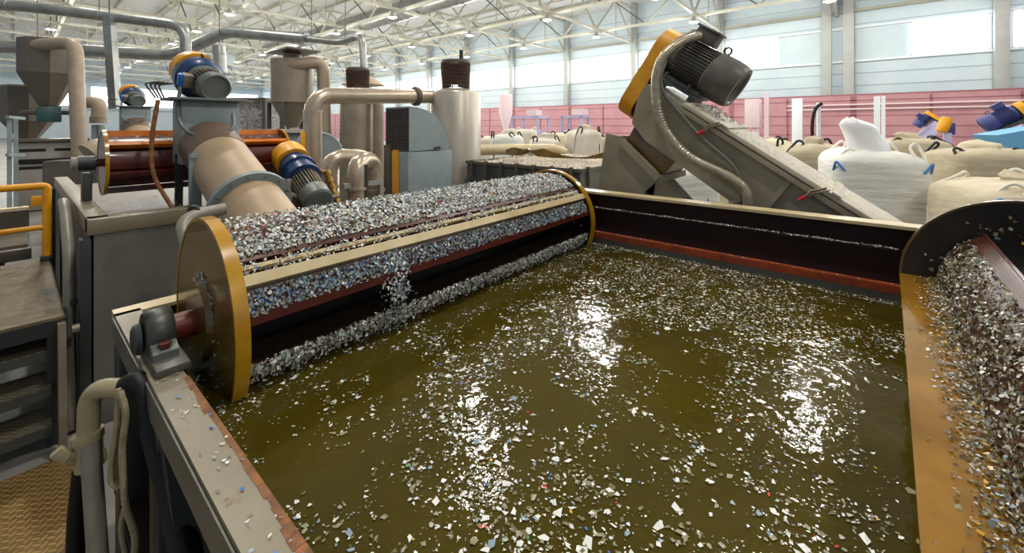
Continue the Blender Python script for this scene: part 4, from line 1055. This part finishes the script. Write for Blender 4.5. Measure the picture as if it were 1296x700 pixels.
#END-PLANT
#CUT-RIGHT
# ------------------------------------------------------------------ inclined trough screw conveyors with belt guard and motor
def trough_conveyor(o, L, mb_='grey', top='greylight', yl='yellow', mot='motordark', full=True, Wd=.60):
    """local frame: x runs down the slope, z is the slope normal; origin at the upper near top edge"""
    def B(m_, n_, mt_, par=o, **k):
        return m_.build(n_, mt_, par, world=False, **k)
    H_ = .40
    m_ = MB()
    m_.prism([(-.24, -.03), (L, -.03), (L, -H_ + .06), (L - .04, -H_), (.0, -H_), (-.17, -H_ + .05), (-.24, -.16)], (0, 0, 0), (1, 0, 0), (0, 0, 1), (0, Wd, 0))
    B(m_, 'trough', mb_)
    cv = MB()
    cv.box((L / 2 + .03, Wd / 2, -.016), (L - .10, Wd + .05, .03), bev=.004)
    cvo = B(cv, 'cover', top)
    rl = MB()
    for sy in (-.02, Wd + .02): rl.box((L / 2, sy, -.055), (L, .03, .03))
    B(rl, 'edge_angle', mb_)
    if full:
        jn = MB()
        for x in (.40, 1.12): B(MB().box((x, Wd / 2, .004), (.05, Wd + .06, .012)), 'cover_joint', top, cvo)
        for x in (.36, 1.06):
            cl = MB().tube([(x, -.03, .01), (x - .05, -.05, -.05), (x - .05, -.05, -.10)], .007, n=8)
            cl.tube([(x + .02, -.03, .01), (x - .03, -.05, -.05), (x - .04, -.05, -.09)], .005, n=8)
            co_ = B(cl, 'toggle_clamp', 'silo')
            B(MB().tube([(x - .05, -.05, -.09), (x - .065, -.055, -.135)], .010, n=10), 'grip', 'redplastic', co_)
        B(MB().box((L * .35, -.008, -.24), (.03, .02, .36)), 'rib', mb_)
        B(MB().box((L * .52, -.008, -.24), (.03, .02, .36)), 'rib', mb_)
    # drive
    cy, cz, MR = Wd / 2, .245, .165
    stad = []
    rr = .155; za, zb = cz, -.23
    for k in range(13): a = R(180 * k / 12); stad.append((rr * math.cos(a), za + rr * math.sin(a)))
    for k in range(13): a = R(180 + 180 * k / 12); stad.append((rr * math.cos(a), zb + rr * math.sin(a)))
    go = B(MB().prism(stad, (-.42, cy, 0), (0, 1, 0), (0, 0, 1), (.125, 0, 0)), 'belt_guard', yl)
    stad2 = [(a * .93, (b - .04) * .95 + .04) for a, b in stad]
    B(MB().prism(stad2, (-.296, cy, 0), (0, 1, 0), (0, 0, 1), (.045, 0, 0)), 'guard_backing', 'hole', go)
    B(MB().cyl((-.30, cy, -.23), (-.22, cy, -.23), .11, n=28), 'pulley_hub', 'motordark', go)
    B(MB().box((-.25, cy - .14, .06), (.10, .03, .05)), 'bracket', yl, go)
    mo = B(MB().lathe([(.06, -.30), (.11, -.28), (.15, -.26), (.15, -.22), (.142, -.21), (.142, .06)], (0, cy, cz), (1, 0, 0), n=44), 'motor', mot)
    fb = MB()
    for q in range(40):
        a = 2 * PI * q / 40; v = Vector((0, math.cos(a), math.sin(a)))
        fb.bar(Vector((-.21, cy, cz)) + v * .147, Vector((.05, cy, cz)) + v * .147, .006, .034, up=v)
    B(fb, 'cooling_fins', mot, mo)
    fc = B(MB().lathe([(.160, .03), (.176, .045), (.176, .16), (.168, .235), (.155, .262), (.128, .262), (.122, .250), (.0, .250)], (0, cy, cz), (1, 0, 0), n=48), 'fan_cover', mot, mo)
    gm_ = MB()
    for k in range(1, 6): gm_.ring((.250, cy, cz), (1, 0, 0), .02 * k, .02 * k + .006, .005, n=36)
    B(gm_, 'fan_grille', 'greydark', mo)
    bt = MB()
    for sy in (-.13, .13): bt.box((-.09, cy + sy, .075), (.34, .05, .03))
    bt.box((-.09, cy, .045), (.36, .34, .02)); bt.box((-.22, cy, .02), (.03, .30, .05)); bt.box((.05, cy, .02), (.03, .30, .05))
    for sx in (-.2, .0):
        for sy in (-.15, .15): bt.cyl((sx, cy + sy, .05), (sx, cy + sy, .11), .012, n=8)
    B(bt, 'motor_base', 'greydark')
    tb = B(MB().box((-.13, cy - .02, cz + .215), (.17, .15, .10), bev=.012), 'terminal_box', mot, mo)
    B(MB().box((-.13, cy - .02, cz + .272), (.19, .17, .018), bev=.004), 'box_lid', mot, mo)
    B(MB().ring((.05, cy - .02, cz + .195), (0, 1, .0), .018, .032, .014, n=24), 'lifting_eye', 'leg', mo)
    if full:
        B(MB().ring((-.225, cy - .08, cz + .20), (0, 1, 0), .014, .028, .016, n=20), 'cable_gland', 'steel', mo)
        hs = [(-.16, cy - .12, cz + .20), (-.20, cy - .26, cz + .12), (-.22, -.10, .20), (-.16, -.10, .02), (.02, -.075, -.20), (.30, -.065, -.31), (.66, -.065, -.24), (.78, -.07, -.27), (.93, -.07, -.56)]
        B(MB().tube(hs, .030, n=14, bend=.14, rib=.011), 'flexible_conduit', 'flex')
        hs = [(-.22, cy - .10, cz + .20), (-.27, cy - .24, cz + .08), (-.14, -.05, .0), (.3, -.035, -.14), (.62, -.03, -.18), (.74, -.035, -.30), (.92, -.035, -.58)]
        B(MB().tube(hs, .014, n=10, bend=.12), 'cable', 'grey')
        B(MB().cyl((.73, -.05, -.37), (.90, -.05, -.64), .035, n=14), 'conduit_stub', 'steelwarm')

OC = Vector((-1.025, 3.1, 1.97))
ANG = R(34)
big = thing('screw_conveyor', 'big dusty grey inclined screw conveyor with orange yellow belt guard behind the tank', 'conveyor', OC, (0, ANG, 0))
trough_conveyor(big, 2.55, 'dust', 'dusttop', 'yellowdeep')
def loc_c(x, y, z): return WM[big.as_pointer()] @ Vector((x, y, z))
sp = MB()
sp.prism([(-.16, -.36), (.26, -.36), (.24, -.56), (-.14, -.56)], (0, .06, 0), (1, 0, 0), (0, 0, 1), (0, .42, 0))
sp.build('outlet_spout', 'ochredark', big, world=False)
MB().bar(loc_c(1.3, .3, -.4), (loc_c(1.3, .3, -.4).x, 3.4, 0), .10, .10).build('support_leg', 'grey', big)
MB().box((loc_c(1.3, .3, 0).x, 3.4, .01), (.3, .3, .02)).build('foot_plate', 'grey', big)
fm = MB()
for k in range(1500):
    x = abs(rnd.gauss(.45, .45)); y = rnd.uniform(.0, .6)
    if x > 2.1 or rnd.random() > .45 + .8 * noise.noise(Vector((x * 4, y * 4, 0))): continue
    flake_poly(fm, loc_c(x, y, .003 + (.008 if abs(x - .4) < .03 or abs(x - 1.12) < .03 else 0)), (math.sin(ANG), 0, math.cos(ANG)), rnd.uniform(.005, .012), rnd.choice((1, 8, 8, 0, 3)), .2)
for k in range(700):
    x = rnd.gauss(.22, .06); y = rnd.uniform(.08, .56)
    flake_poly(fm, loc_c(x, y, .006 + max(0, .05 - abs(x - .2) * .4) * rnd.random()), (math.sin(ANG), 0, math.cos(ANG)), rnd.uniform(.006, .013), rnd.choice((1, 0, 8, 0)), .6)
solo(fm, 'plastic_flakes', FL, 'dry flakes strewn on the sloping cover of the big screw conveyor', 'plastic flakes', loc_c(.6, .3, 0), kind='stuff', smooth=0)

# discharge hopper under the upper end
hy = 3.12
A, B_, C_, D_ = [atY(*p, hy) for p in ((785, 176), (835, 226), (806, 252), (772, 262))]
hop = thing('discharge_hopper', 'olive grey discharge hopper under the raised end of the big screw conveyor', 'hopper', ((A.x + B_.x) / 2, hy + .25, 0))
for y, nm in ((hy, 'front_plate'), (hy + .50, 'back_plate')):
    MB().prism([(A.x, A.z), (B_.x, B_.z), (C_.x, C_.z), (C_.x - .1, C_.z - .25), (D_.x, C_.z - .25), (D_.x, D_.z)], (0, y, 0), (1, 0, 0), (0, 0, 1), (0, .012, 0)).build(nm, 'dust', hop)
MB().bar(B_ + Vector((0, .25, 0)), C_ + Vector((0, .25, 0)), .5, .012, up=(0, 1, 0)).build('slope_plate', 'dusttop', hop)
MB().bar(A + Vector((0, .25, 0)), D_ + Vector((0, .25, 0)), .5, .012, up=(0, 1, 0)).build('side_plate', 'dust', hop)
rm = MB()
for y in (hy - .012, hy + .51): rm.bar(Vector((A.x, y, A.z)), Vector((B_.x, y, B_.z)), .05, .05)
rm.bar(B_ + Vector((0, -.03, 0)), B_ + Vector((0, .54, 0)), .05, .05); rm.bar(A + Vector((0, -.03, 0)), A + Vector((0, .54, 0)), .05, .05)
rm.build('rim_angle', 'dust', hop)
MB().box(((C_.x + D_.x) / 2, hy + .25, (C_.z - .25) / 2), (.14, .14, C_.z - .25)).build('drop_pipe', 'grey', hop)

# ------------------------------------------------------------------ big bags
def big_bag(name, label, p, wd, h, rz, m_, strap, group, spout=None, loops=4, seed=1, tie=None):
    o = thing(name, label, 'bulk bag', (p[0], p[1], 0), (0, 0, rz), group)
    def B(mb, n_, mt_, par=o): return mb.build(n_, mt_, par, world=False, smooth=60)
    NS, NZ = 48, 26; body = MB()
    prof = []
    for j in range(NZ + 1):
        t = j / NZ
        if t < .78: f = .95 + .06 * math.sin(PI * t / .78 * .9); z = h * t / .78 * .90
        else:
            q = (t - .78) / .22; f = (.95 + .06 * math.sin(PI * .9)) * math.cos(q * 1.3) ** .8; z = h * (.90 + .10 * math.sin(q * PI / 2))
        prof.append((f, z))
    for j, (f, z) in enumerate(prof):
        for k in range(NS):
            a = 2 * PI * k / NS; ca, sa = math.cos(a), math.sin(a)
            e = 1 / (abs(ca) ** 4.5 + abs(sa) ** 4.5) ** (1 / 4.5)
            n_ = noise.noise(Vector((ca * 1.6 + seed, sa * 1.6, z * 2.5)));  n2 = noise.noise(Vector((ca * 3 + seed, sa * 3, z * 14)))
            r_ = wd / 2 * f * (1 + .045 * n_ + .012 * n2) * (e if j < NZ else 1)
            r_ *= (1 - .02 * math.exp(-((z - h * .25) / .03) ** 2))
            body.v.append(Vector((r_ * ca, r_ * sa, z + (.03 * n_ if j > NZ * .7 else 0))))
    for j in range(NZ):
        for k in range(NS): body.f.append((j * NS + k, j * NS + (k + 1) % NS, (j + 1) * NS + (k + 1) % NS, (j + 1) * NS + k))
    body.f.append(tuple(range(NZ * NS, (NZ + 1) * NS))); body.f.append(tuple(reversed(range(NS)))); body.mi = [0] * len(body.f)
    B(body, 'sack', m_)
    if spout:
        sm_, sh, lean, sr = spout; s_ = MB(); ns, nz = 24, 12
        for j in range(nz + 1):
            t = j / nz
            for k in range(ns):
                a = 2 * PI * k / ns
                n_ = noise.noise(Vector((math.cos(a) * 1.5 + seed, math.sin(a) * 1.5, t * 3 + seed)))
                r_ = sr * (.95 + .15 * math.sin(PI * t) - .2 * t + .22 * n_) * (.25 if j == nz else .7 if j == nz - 1 else 1)
                s_.v.append(Vector((r_ * math.cos(a) + lean[0] * sh * t * t, r_ * .8 * math.sin(a) + lean[1] * sh * t * t, h * .93 + sh * t + (.04 * n_ if j > nz - 3 else 0))))
        for j in range(nz):
            for k in range(ns): s_.f.append((j * ns + k, j * ns + (k + 1) % ns, (j + 1) * ns + (k + 1) % ns, (j + 1) * ns + k))
        s_.f.append(tuple(range(nz * ns, (nz + 1) * ns))); s_.mi = [0] * len(s_.f)
        B(s_, 'filling_spout', sm_)
    for q in range(loops):
        sx, sy = ((1, -1), (-1, -1), (1, 1), (-1, 1))[q]
        c0 = Vector((sx * wd * .47, sy * wd * .30, h * .70)); c1 = Vector((sx * wd * .30, sy * wd * .47, h * .70))
        r2 = random.Random(seed * 10 + q)
        tp = Vector((sx * wd * .30, sy * wd * .30, h * (1.0 + .06 * r2.random()))) + Vector((r2.uniform(-.12, .12), r2.uniform(-.12, .12), 0)) * wd
        st = MB()
        path = [c0 + Vector((0, 0, -.25 * h)), c0, Vector((sx * wd * .43, sy * wd * .33, h * .92)), tp + Vector((.04 * sx, -.03 * sy, -.02)), tp, tp + Vector((-.05 * sx, .03 * sy, -.05)), Vector((sx * wd * .33, sy * wd * .43, h * .92)), c1, c1 + Vector((0, 0, -.25 * h))]
        st.tube(path, .013 if strap == 'strapwhite' else .019, n=8, bend=.05)
        so_ = B(st, 'lifting_strap', strap)
        if tie and q < 2: B(MB().tube([Vector((sx * wd * .45, sy * wd * .36, h * .86)), Vector((sx * wd * .44, sy * wd * .44, h * .93)), Vector((sx * wd * .36, sy * wd * .46, h * .86))], .011, n=8, bend=.03), 'tie', tie, so_)
    return o
GB = 'bulk bags stacked behind the tank'
wb = at(1101, 300, 4.5)
big_bag('bulk_bag', 'full white bulk bag with upright white film spout, right of the screw conveyor', wb, .86, 1.50, R(14), 'bagwhite', 'strapwhite', GB, ('film', .44, (-.42, -.2), .17), seed=2, tie='strapblue')
cb_ = at(1294, 300, 3.42)
big_bag('bulk_bag', 'cream bulk bag with blue ties behind the right dark drum disc', cb_, .98, 1.30, R(24), 'bagcream', 'strapwhite', GB, ('bagcream', .17, (-.5, .1), .10), seed=5, tie='strapblue')
cb2 = at(1240, 300, 6.4)
big_bag('bulk_bag', 'beige bulk bag with black webbing and pale film neck at right', cb2, 1.12, 1.42, R(22), 'bagbrown', 'strapblack', GB, ('bagcream', .20, (.1, 0), .26), seed=9)
big_bag('bulk_bag', 'beige bulk bag with crumpled square neck behind the white bag', at(1155, 300, 8.1), 1.05, 1.52, R(12), 'bagbrown', 'strapblack', GB, ('bagbrown', .22, (-.9, 0), .18), seed=12)
big_bag('bulk_bag', 'beige bulk bag with black loops, left of the white bag spout', at(1027, 300, 6.9), .98, 1.46, R(20), 'bagbrown', 'strapblack', GB, ('bagbrown', .22, (.3, 0), .14), seed=15)
big_bag('bulk_bag', 'beige bulk bag with tangled black webbing seen over the conveyor cover', at(968, 300, 8.7), 1.0, 1.50, R(8), 'bagcream', 'strapblack', GB, ('bagbrown', .12, (.5, 0), .16), seed=18)
big_bag('bulk_bag', 'white bulk bag with blue seam visible under the conveyor by the hopper', at(852, 300, 5.3), .95, 1.28, R(30), 'bagwhite', 'strapblue', GB, None, loops=2, seed=21)
big_bag('bulk_bag', 'cream bulk bag visible in the triangle under the conveyor trough', at(915, 300, 6.3), 1.0, 1.30, R(26), 'bagcream', 'strapblack', GB, None, loops=2, seed=24)
far = [(622, 13.6, 'bagfar', 'strapblack', 'first'), (642, 11.5, 'bagwhite', 'strapblack', 'second'), (664, 13.6, 'bagfar', 'strapwhite', 'third'),
       (690, 11.5, 'bagfar', 'strapblack', 'fourth'), (706, 13.6, 'bagcream', 'strapblack', 'fifth'), (738, 11.5, 'bagfar', 'strapblack', 'sixth'), (750, 13.6, 'bagbrown', 'strapblack', 'seventh')]
for i, (px, d, m_, st, od) in enumerate(far):
    big_bag('bulk_bag', 'distant bulk bag beyond the container, %s from the left in its row' % od, at(px, 300, d), .86, 1.42 + .12 * ((i * 7) % 3), R(15 + 9 * i), m_, st, 'distant bulk bags by the pink wall', ('bagfar', .25, (.2, 0), .2) if i % 2 else None, seed=30 + i)

# ------------------------------------------------------------------ machines before the pink wall
pl = at(1272, 164, 8.4)
fc1 = thing('screw_conveyor', 'pale lilac screw conveyor with yellow guard before the pink wall, far right', 'conveyor', pl, (0, R(33), PI))
trough_conveyor(fc1, 2.6, 'lavender', 'lavender', 'yellow', 'navy', full=False, Wd=.55)
q = loc_end = WM[fc1.as_pointer()] @ Vector((1.2, .27, -.4))
MB().bar(q, (q.x, q.y, 0), .1, .1).build('support_leg', 'lavender', fc1)
sb = thing('blue_hopper', 'light blue sheet hopper beside the lilac conveyor at the right edge', 'hopper', at(1297, 186, 7.0))
ps = at(1297, 186, 7.0)
MB().prism([(-.45, .2), (.4, .35), (.4, -.5), (.1, -.6)], ps, (cs, sn, 0), (0, 0, 1), (-.25, .35, 0)).build('bin', 'skyblue', sb)
MB().bar(ps + Vector((.15, .3, -.4)), (ps.x + .15, ps.y + .3, 0), .1, .1).build('leg', 'lavender', sb)
pl2 = at(1174, 158, 17)
fc2 = thing('screw_conveyor', 'small distant lilac conveyor with navy motor before the pink wall', 'conveyor', pl2, (0, R(50), PI))
trough_conveyor(fc2, 1.6, 'lavender', 'lavender', 'yellow', 'navy', full=False, Wd=.4)
q = WM[fc2.as_pointer()] @ Vector((.9, .2, -.4)); MB().bar(q, (q.x, q.y, 0), .1, .1).build('support_leg', 'lavender', fc2)
yc = thing('yellow_guard', 'yellow capped drive head on a lilac post behind the beige bag', 'guard', at(1195, 200, 10.5))
py = at(1195, 158, 10.5)
MB().lathe([(.0, -.2), (.09, -.19), (.12, -.14), (.12, .14), (.09, .19), (0, .2)], py, (.3, .2, 1), n=24).build('cap', 'yellow', yc)
MB().box((py.x + .12, py.y + .1, py.z - .1), (.16, .2, .3), None, .02).build('gear_case', 'navy', yc)
MB().bar((py.x + .06, py.y + .05, py.z - .2), (py.x + .06, py.y + .05, 0), .14, .14).build('post', 'lavender', yc)
for px, wpx, d, lab in ((671, 36, 17, 'wider'), (728, 26, 16, 'narrower')):
    p = at(px, 160, d); wq = wpx / F * d * .55
    o = thing('enclosure_frame', 'pale lilac framed machine enclosure before the pink wall, the %s one' % lab, 'enclosure', (p.x, p.y, 0))
    m_ = MB(); hh = 2.12
    for sx in (-1, 1):
        for sy in (-1, 1): m_.box((p.x + sx * wq, p.y + sy * wq * .6, hh / 2), (.09, .09, hh))
    for zz in (hh, 1.0):
        for sy in (-1, 1): m_.box((p.x, p.y + sy * wq * .6, zz), (2 * wq, .09, .09))
        for sx in (-1, 1): m_.box((p.x + sx * wq, p.y, zz), (.09, wq * 1.2, .09))
    m_.build('frame', 'lavender', o)
    MB().cyl((p.x - wq * .9, p.y, 1.25), (p.x + wq * .9, p.y, 1.25), .35, n=24).build('drum', 'lavender', o)
    MB().box((p.x + .2, p.y, hh + .18), (.5, .4, .22)).build('top_unit', 'pinklight', o)
    MB().box((p.x, p.y, .45), (2 * wq * .9, wq, .9)).build('base', 'lavender', o)
fcy = thing('cyclone_hopper', 'small pale pink cyclone hung on the pink wall right of the pale cylinder', 'cyclone', at(640, 160, 28))
pf = at(640, 146, 27)
MB().lathe([(.1, -1.1), (.45, .2), (.45, 1.35), (.0, 1.4)], pf, n=20).build('body', 'pinklight', fcy)
MB().cyl((pf.x, pf.y, 0), pf, .10, n=10).build('stand', 'pinklight', fcy)
for px, wd, d, lab in ((1110, .16, 14, 'left'), (1118, .10, 13.8, 'right')):
    p = at(px, 160, d)
    o = thing('white_post', 'white upright post before the pink wall by the film spout, %s of a pair' % lab, 'post', (p.x, p.y, 0), group='white posts by the pink wall')
    MB().box((p.x, p.y, 1.38), (wd, wd, 2.76)).build('shaft', 'mullion', o)
    MB().box((p.x, p.y, .01), (wd * 2, wd * 2, .02)).build('foot_plate', 'mullion', o)
p = at(1009, 160, 20)
solo(MB().box((p.x, p.y, 1.55), (.42, .2, 3.1), None, .02), 'pillar', 'mullion', 'broad white pillar before the pink wall above the conveyor cover', 'pillar', (p.x, p.y, 0))
bh_ = thing('black_hose', 'black hose bowed on a white pole before the pink wall', 'hose', at(1030, 200, 12))
MB().tube([at(1040, 131, 12), at(1031, 137, 12), at(1027, 160, 12), at(1030, 190, 12), at(1032, 230, 12)], .045, n=12, bend=.3).build('hose', 'black', bh_)
pp = at(1036, 160, 12.1); MB().cyl((pp.x, pp.y, 0), (pp.x, pp.y, 2.45), .05, n=12).build('pole', 'mullion', bh_)
wbx = thing('wall_cabinet', 'pale grey cabinet with a mast before the pink wall, right of the big motor', 'cabinet', at(953, 160, 16))
p = at(953, 160, 16)
MB().box((p.x, p.y, 2.25), (.5, .4, 1.1), None, .02).build('box', 'pinklight', wbx)
MB().box((p.x + .45, p.y, 1.5), (.14, .14, 3.0)).build('mast', 'pinklight', wbx)
MB().box((p.x + .1, p.y, .85), (.2, .2, 1.7)).build('stand', 'pinklight', wbx)

#CUT-LEFT
# ------------------------------------------------------------------ platform, ladder, handrail, chequer plate
PZ = .70
pf_ = thing('work_platform', 'muddy steel work platform with open steps at the left', 'platform', (-4.2, -.5, 0))
MB().box((-4.17, -.55, PZ - .01), (1.56, 1.46, .02)).build('deck', 'platform', pf_)
m_ = MB(); m_.box((-3.40, -.55, PZ - .055), (.04, 1.46, .08)); m_.box((-4.94, -.55, PZ - .055), (.04, 1.46, .08)); m_.box((-4.17, .17, PZ - .055), (1.56, .04, .08)); m_.box((-4.17, -1.26, PZ - .055), (1.56, .04, .08))
m_.build('edge_beam', 'leg', pf_)
for x in (-3.42, -4.92):
    for y in (.15, -1.24): MB().box((x, y, .32), (.07, .07, .64)).build('leg', 'leg', pf_)
for i, z in enumerate((.53, .345, .16)):
    x = -3.42 + .05 * i
    to = MB().box((x - .10, -.55, z - .012), (.24, 1.36, .024)).build('tread', 'treadgrey', pf_)
    MB().box((x + .02, -.55, z - .03), (.008, 1.36, .05)).build('nosing', 'greydark', to)
MB().bar((-3.33, .165, PZ - .02), (-3.22, .165, .02), .03, .09).build('stringer', 'silo', pf_)
MB().bar((-3.33, -1.27, PZ - .02), (-3.22, -1.27, .02), .03, .09).build('stringer', 'silo', pf_)
MB().cyl((-3.36, .205, .62), (-3.36, .235, .62), .025, n=14).build('bolt', 'silo', pf_)
hr = thing('hand_rail', 'yellow tubular hand rail at the far edge of the muddy platform', 'railing', (-4.93, .17, PZ))
MB().tube([(-4.90, .165, PZ - .02), (-4.90, .165, 1.285), (-4.90, -1.2, 1.285)], .026, bend=.03, n=16).build('top_rail', 'yellow', hr)
MB().tube([(-4.90, .165, .96), (-4.90, -1.2, .96)], .020, n=14).build('middle_rail', 'yellow', hr)
MB().cyl((-4.90, -1.2, PZ - .02), (-4.90, -1.2, 1.285), .026, n=16).build('post', 'yellow', hr)
MB().box((-4.90, .165, PZ + .012), (.09, .07, .05), None, .008).build('foot_socket', 'leg', hr)
yb = thing('junction_box', 'plain yellow junction box behind the hand rail on the grey cabinet', 'box', at(60, 253, 6.8))
MB().box(at(64, 253, 6.8), (.10, .42, .16), None, .01).build('case', 'yellow', yb)
MB().bar(at(64, 262, 6.85), Vector((at(64, 262, 6.85).x, at(64, 262, 6.85).y, 0)), .05, .05).build('stand', 'leg', yb)
cvx = thing('belt_conveyor', 'low ribbed belt conveyor with cream side rail beyond the hand rail', 'conveyor', (-6.4, -.9, 0))
MB().box((-6.3, -.9, .62), (1.0, 2.0, .05)).build('bed', 'leg', cvx)
rb = MB()
for k in range(16): rb.box((-5.82 - k * .045, -.9, .665), (.022, 1.96, .03))
rb.build('belt_slats', 'silo', cvx)
MB().box((-6.72, -.9, .86), (.10, 2.0, .10), None, .01).build('side_rail', 'cream', cvx)
MB().box((-5.68, -.9, .62), (.06, 2.0, .10), None, .01).build('side_rail', 'silodark', cvx)
MB().box((-6.60, -.9, .78), (.06, 2.0, .22)).build('skirt', 'silodark', cvx)
for x in (-5.8, -6.7):
    for y in (-.1, -1.7): MB().box((x, y, .30), (.08, .08, .6)).build('leg', 'leg', cvx)
vp = thing('standpipe', 'slim dirty cream standpipe by the corner of the taller grey tank', 'pipe', (-3.6, .2, 0))
MB().tube([(-4.3, .22, 1.22), (-4.05, .215, 1.22), (-3.62, .21, 1.0), (-3.45, .205, .02)], .028, n=16, bend=.12).build('pipe', 'pvcgrey', vp)
MB().box((-3.55, .245, .72), (.06, .07, .03)).build('clip', 'leg', vp)

fpx = thing('floor_plate', 'worn chequer plate walkway on the floor below the steps', 'floor plate', (-2.6, -.4, 0))
MB().box((-2.55, -.52, .012), (1.3, 1.45, .024)).build('plate', 'plate', fpx)
MB().box((-2.55, .212, .02), (1.3, .02, .04)).build('kerb', 'silodark', fpx)

# standpipe with valve, black hoses and rope by the tank corner
pv_ = thing('valve_pipe', 'white plastic standpipe with ball valve and elbow at the near tank corner', 'pipe', at(122, 690, 1.2))
dv = 1.24
pts = [at(128, 760, 1.16), at(113, 545, dv), at(116, 496, dv), at(140, 488, dv), at(156, 492, dv)]
MB().tube([pts[0], pts[1]], .023, n=24).build('lower_pipe', 'pvcgrey', pv_)
MB().tube([at(112, 560, dv), at(113, 491, dv), at(162, 491, dv)], .026, bend=.065, n=26).build('elbow', 'pvc', pv_)
vb = MB().lathe([(.026, -.055), (.036, -.05), (.036, -.028), (.031, -.02), (.031, .02), (.036, .028), (.036, .05), (.026, .055)], at(113, 568, dv), (at(112, 545, dv) - at(118, 600, dv)), n=28).build('valve_body', 'pvc', pv_)
h0 = at(106, 574, dv)
h1 = at(82, 577, 1.20)
MB().cyl(h0, h1, .016, n=14).build('valve_stem', 'pvc', vb)
MB().bar(at(70, 571, 1.19), at(90, 583, 1.21), .022, .030, bev=.004).build('lever', 'pvc', vb)
bk = thing('black_hose', 'ribbed black rubber hose running from the white elbow down the tank side', 'hose', at(180, 480, 1.25))
MB().tube([at(158, 491, 1.245), at(176, 480, 1.25), at(192, 530, 1.22), at(222, 640, 1.12), at(240, 720, 1.02)], .032, bend=.07, n=20).build('hose', 'black', bk)
bk2 = thing('black_hose', 'black rubber hose hanging left of the white standpipe', 'hose', at(100, 690, 1.25))
MB().tube([at(104, 590, 1.28), at(97, 650, 1.28), at(94, 740, 1.26)], .022, bend=.05, n=16).build('hose', 'black', bk2)
rp = thing('rope', 'frayed dirty rope looped beside the white standpipe', 'rope', at(150, 640, 1.2))
MB().tube([at(150, 492, 1.20), at(148, 540, 1.19), at(140, 590, 1.19), at(140, 612, 1.19), at(152, 618, 1.19)], .007, bend=.03, n=8, rib=.008).build('strand', 'rope', rp)
MB().tube([at(152, 495, 1.19), at(160, 520, 1.18), at(154, 570, 1.18), at(158, 640, 1.17), at(172, 680, 1.16), at(168, 720, 1.16)], .008, bend=.03, n=8, rib=.008).build('strand', 'rope', rp)
MB().tube([at(158, 640, 1.17), at(152, 668, 1.17), at(158, 700, 1.17)], .006, bend=.03, n=8, rib=.008).build('strand', 'rope', rp)
#END
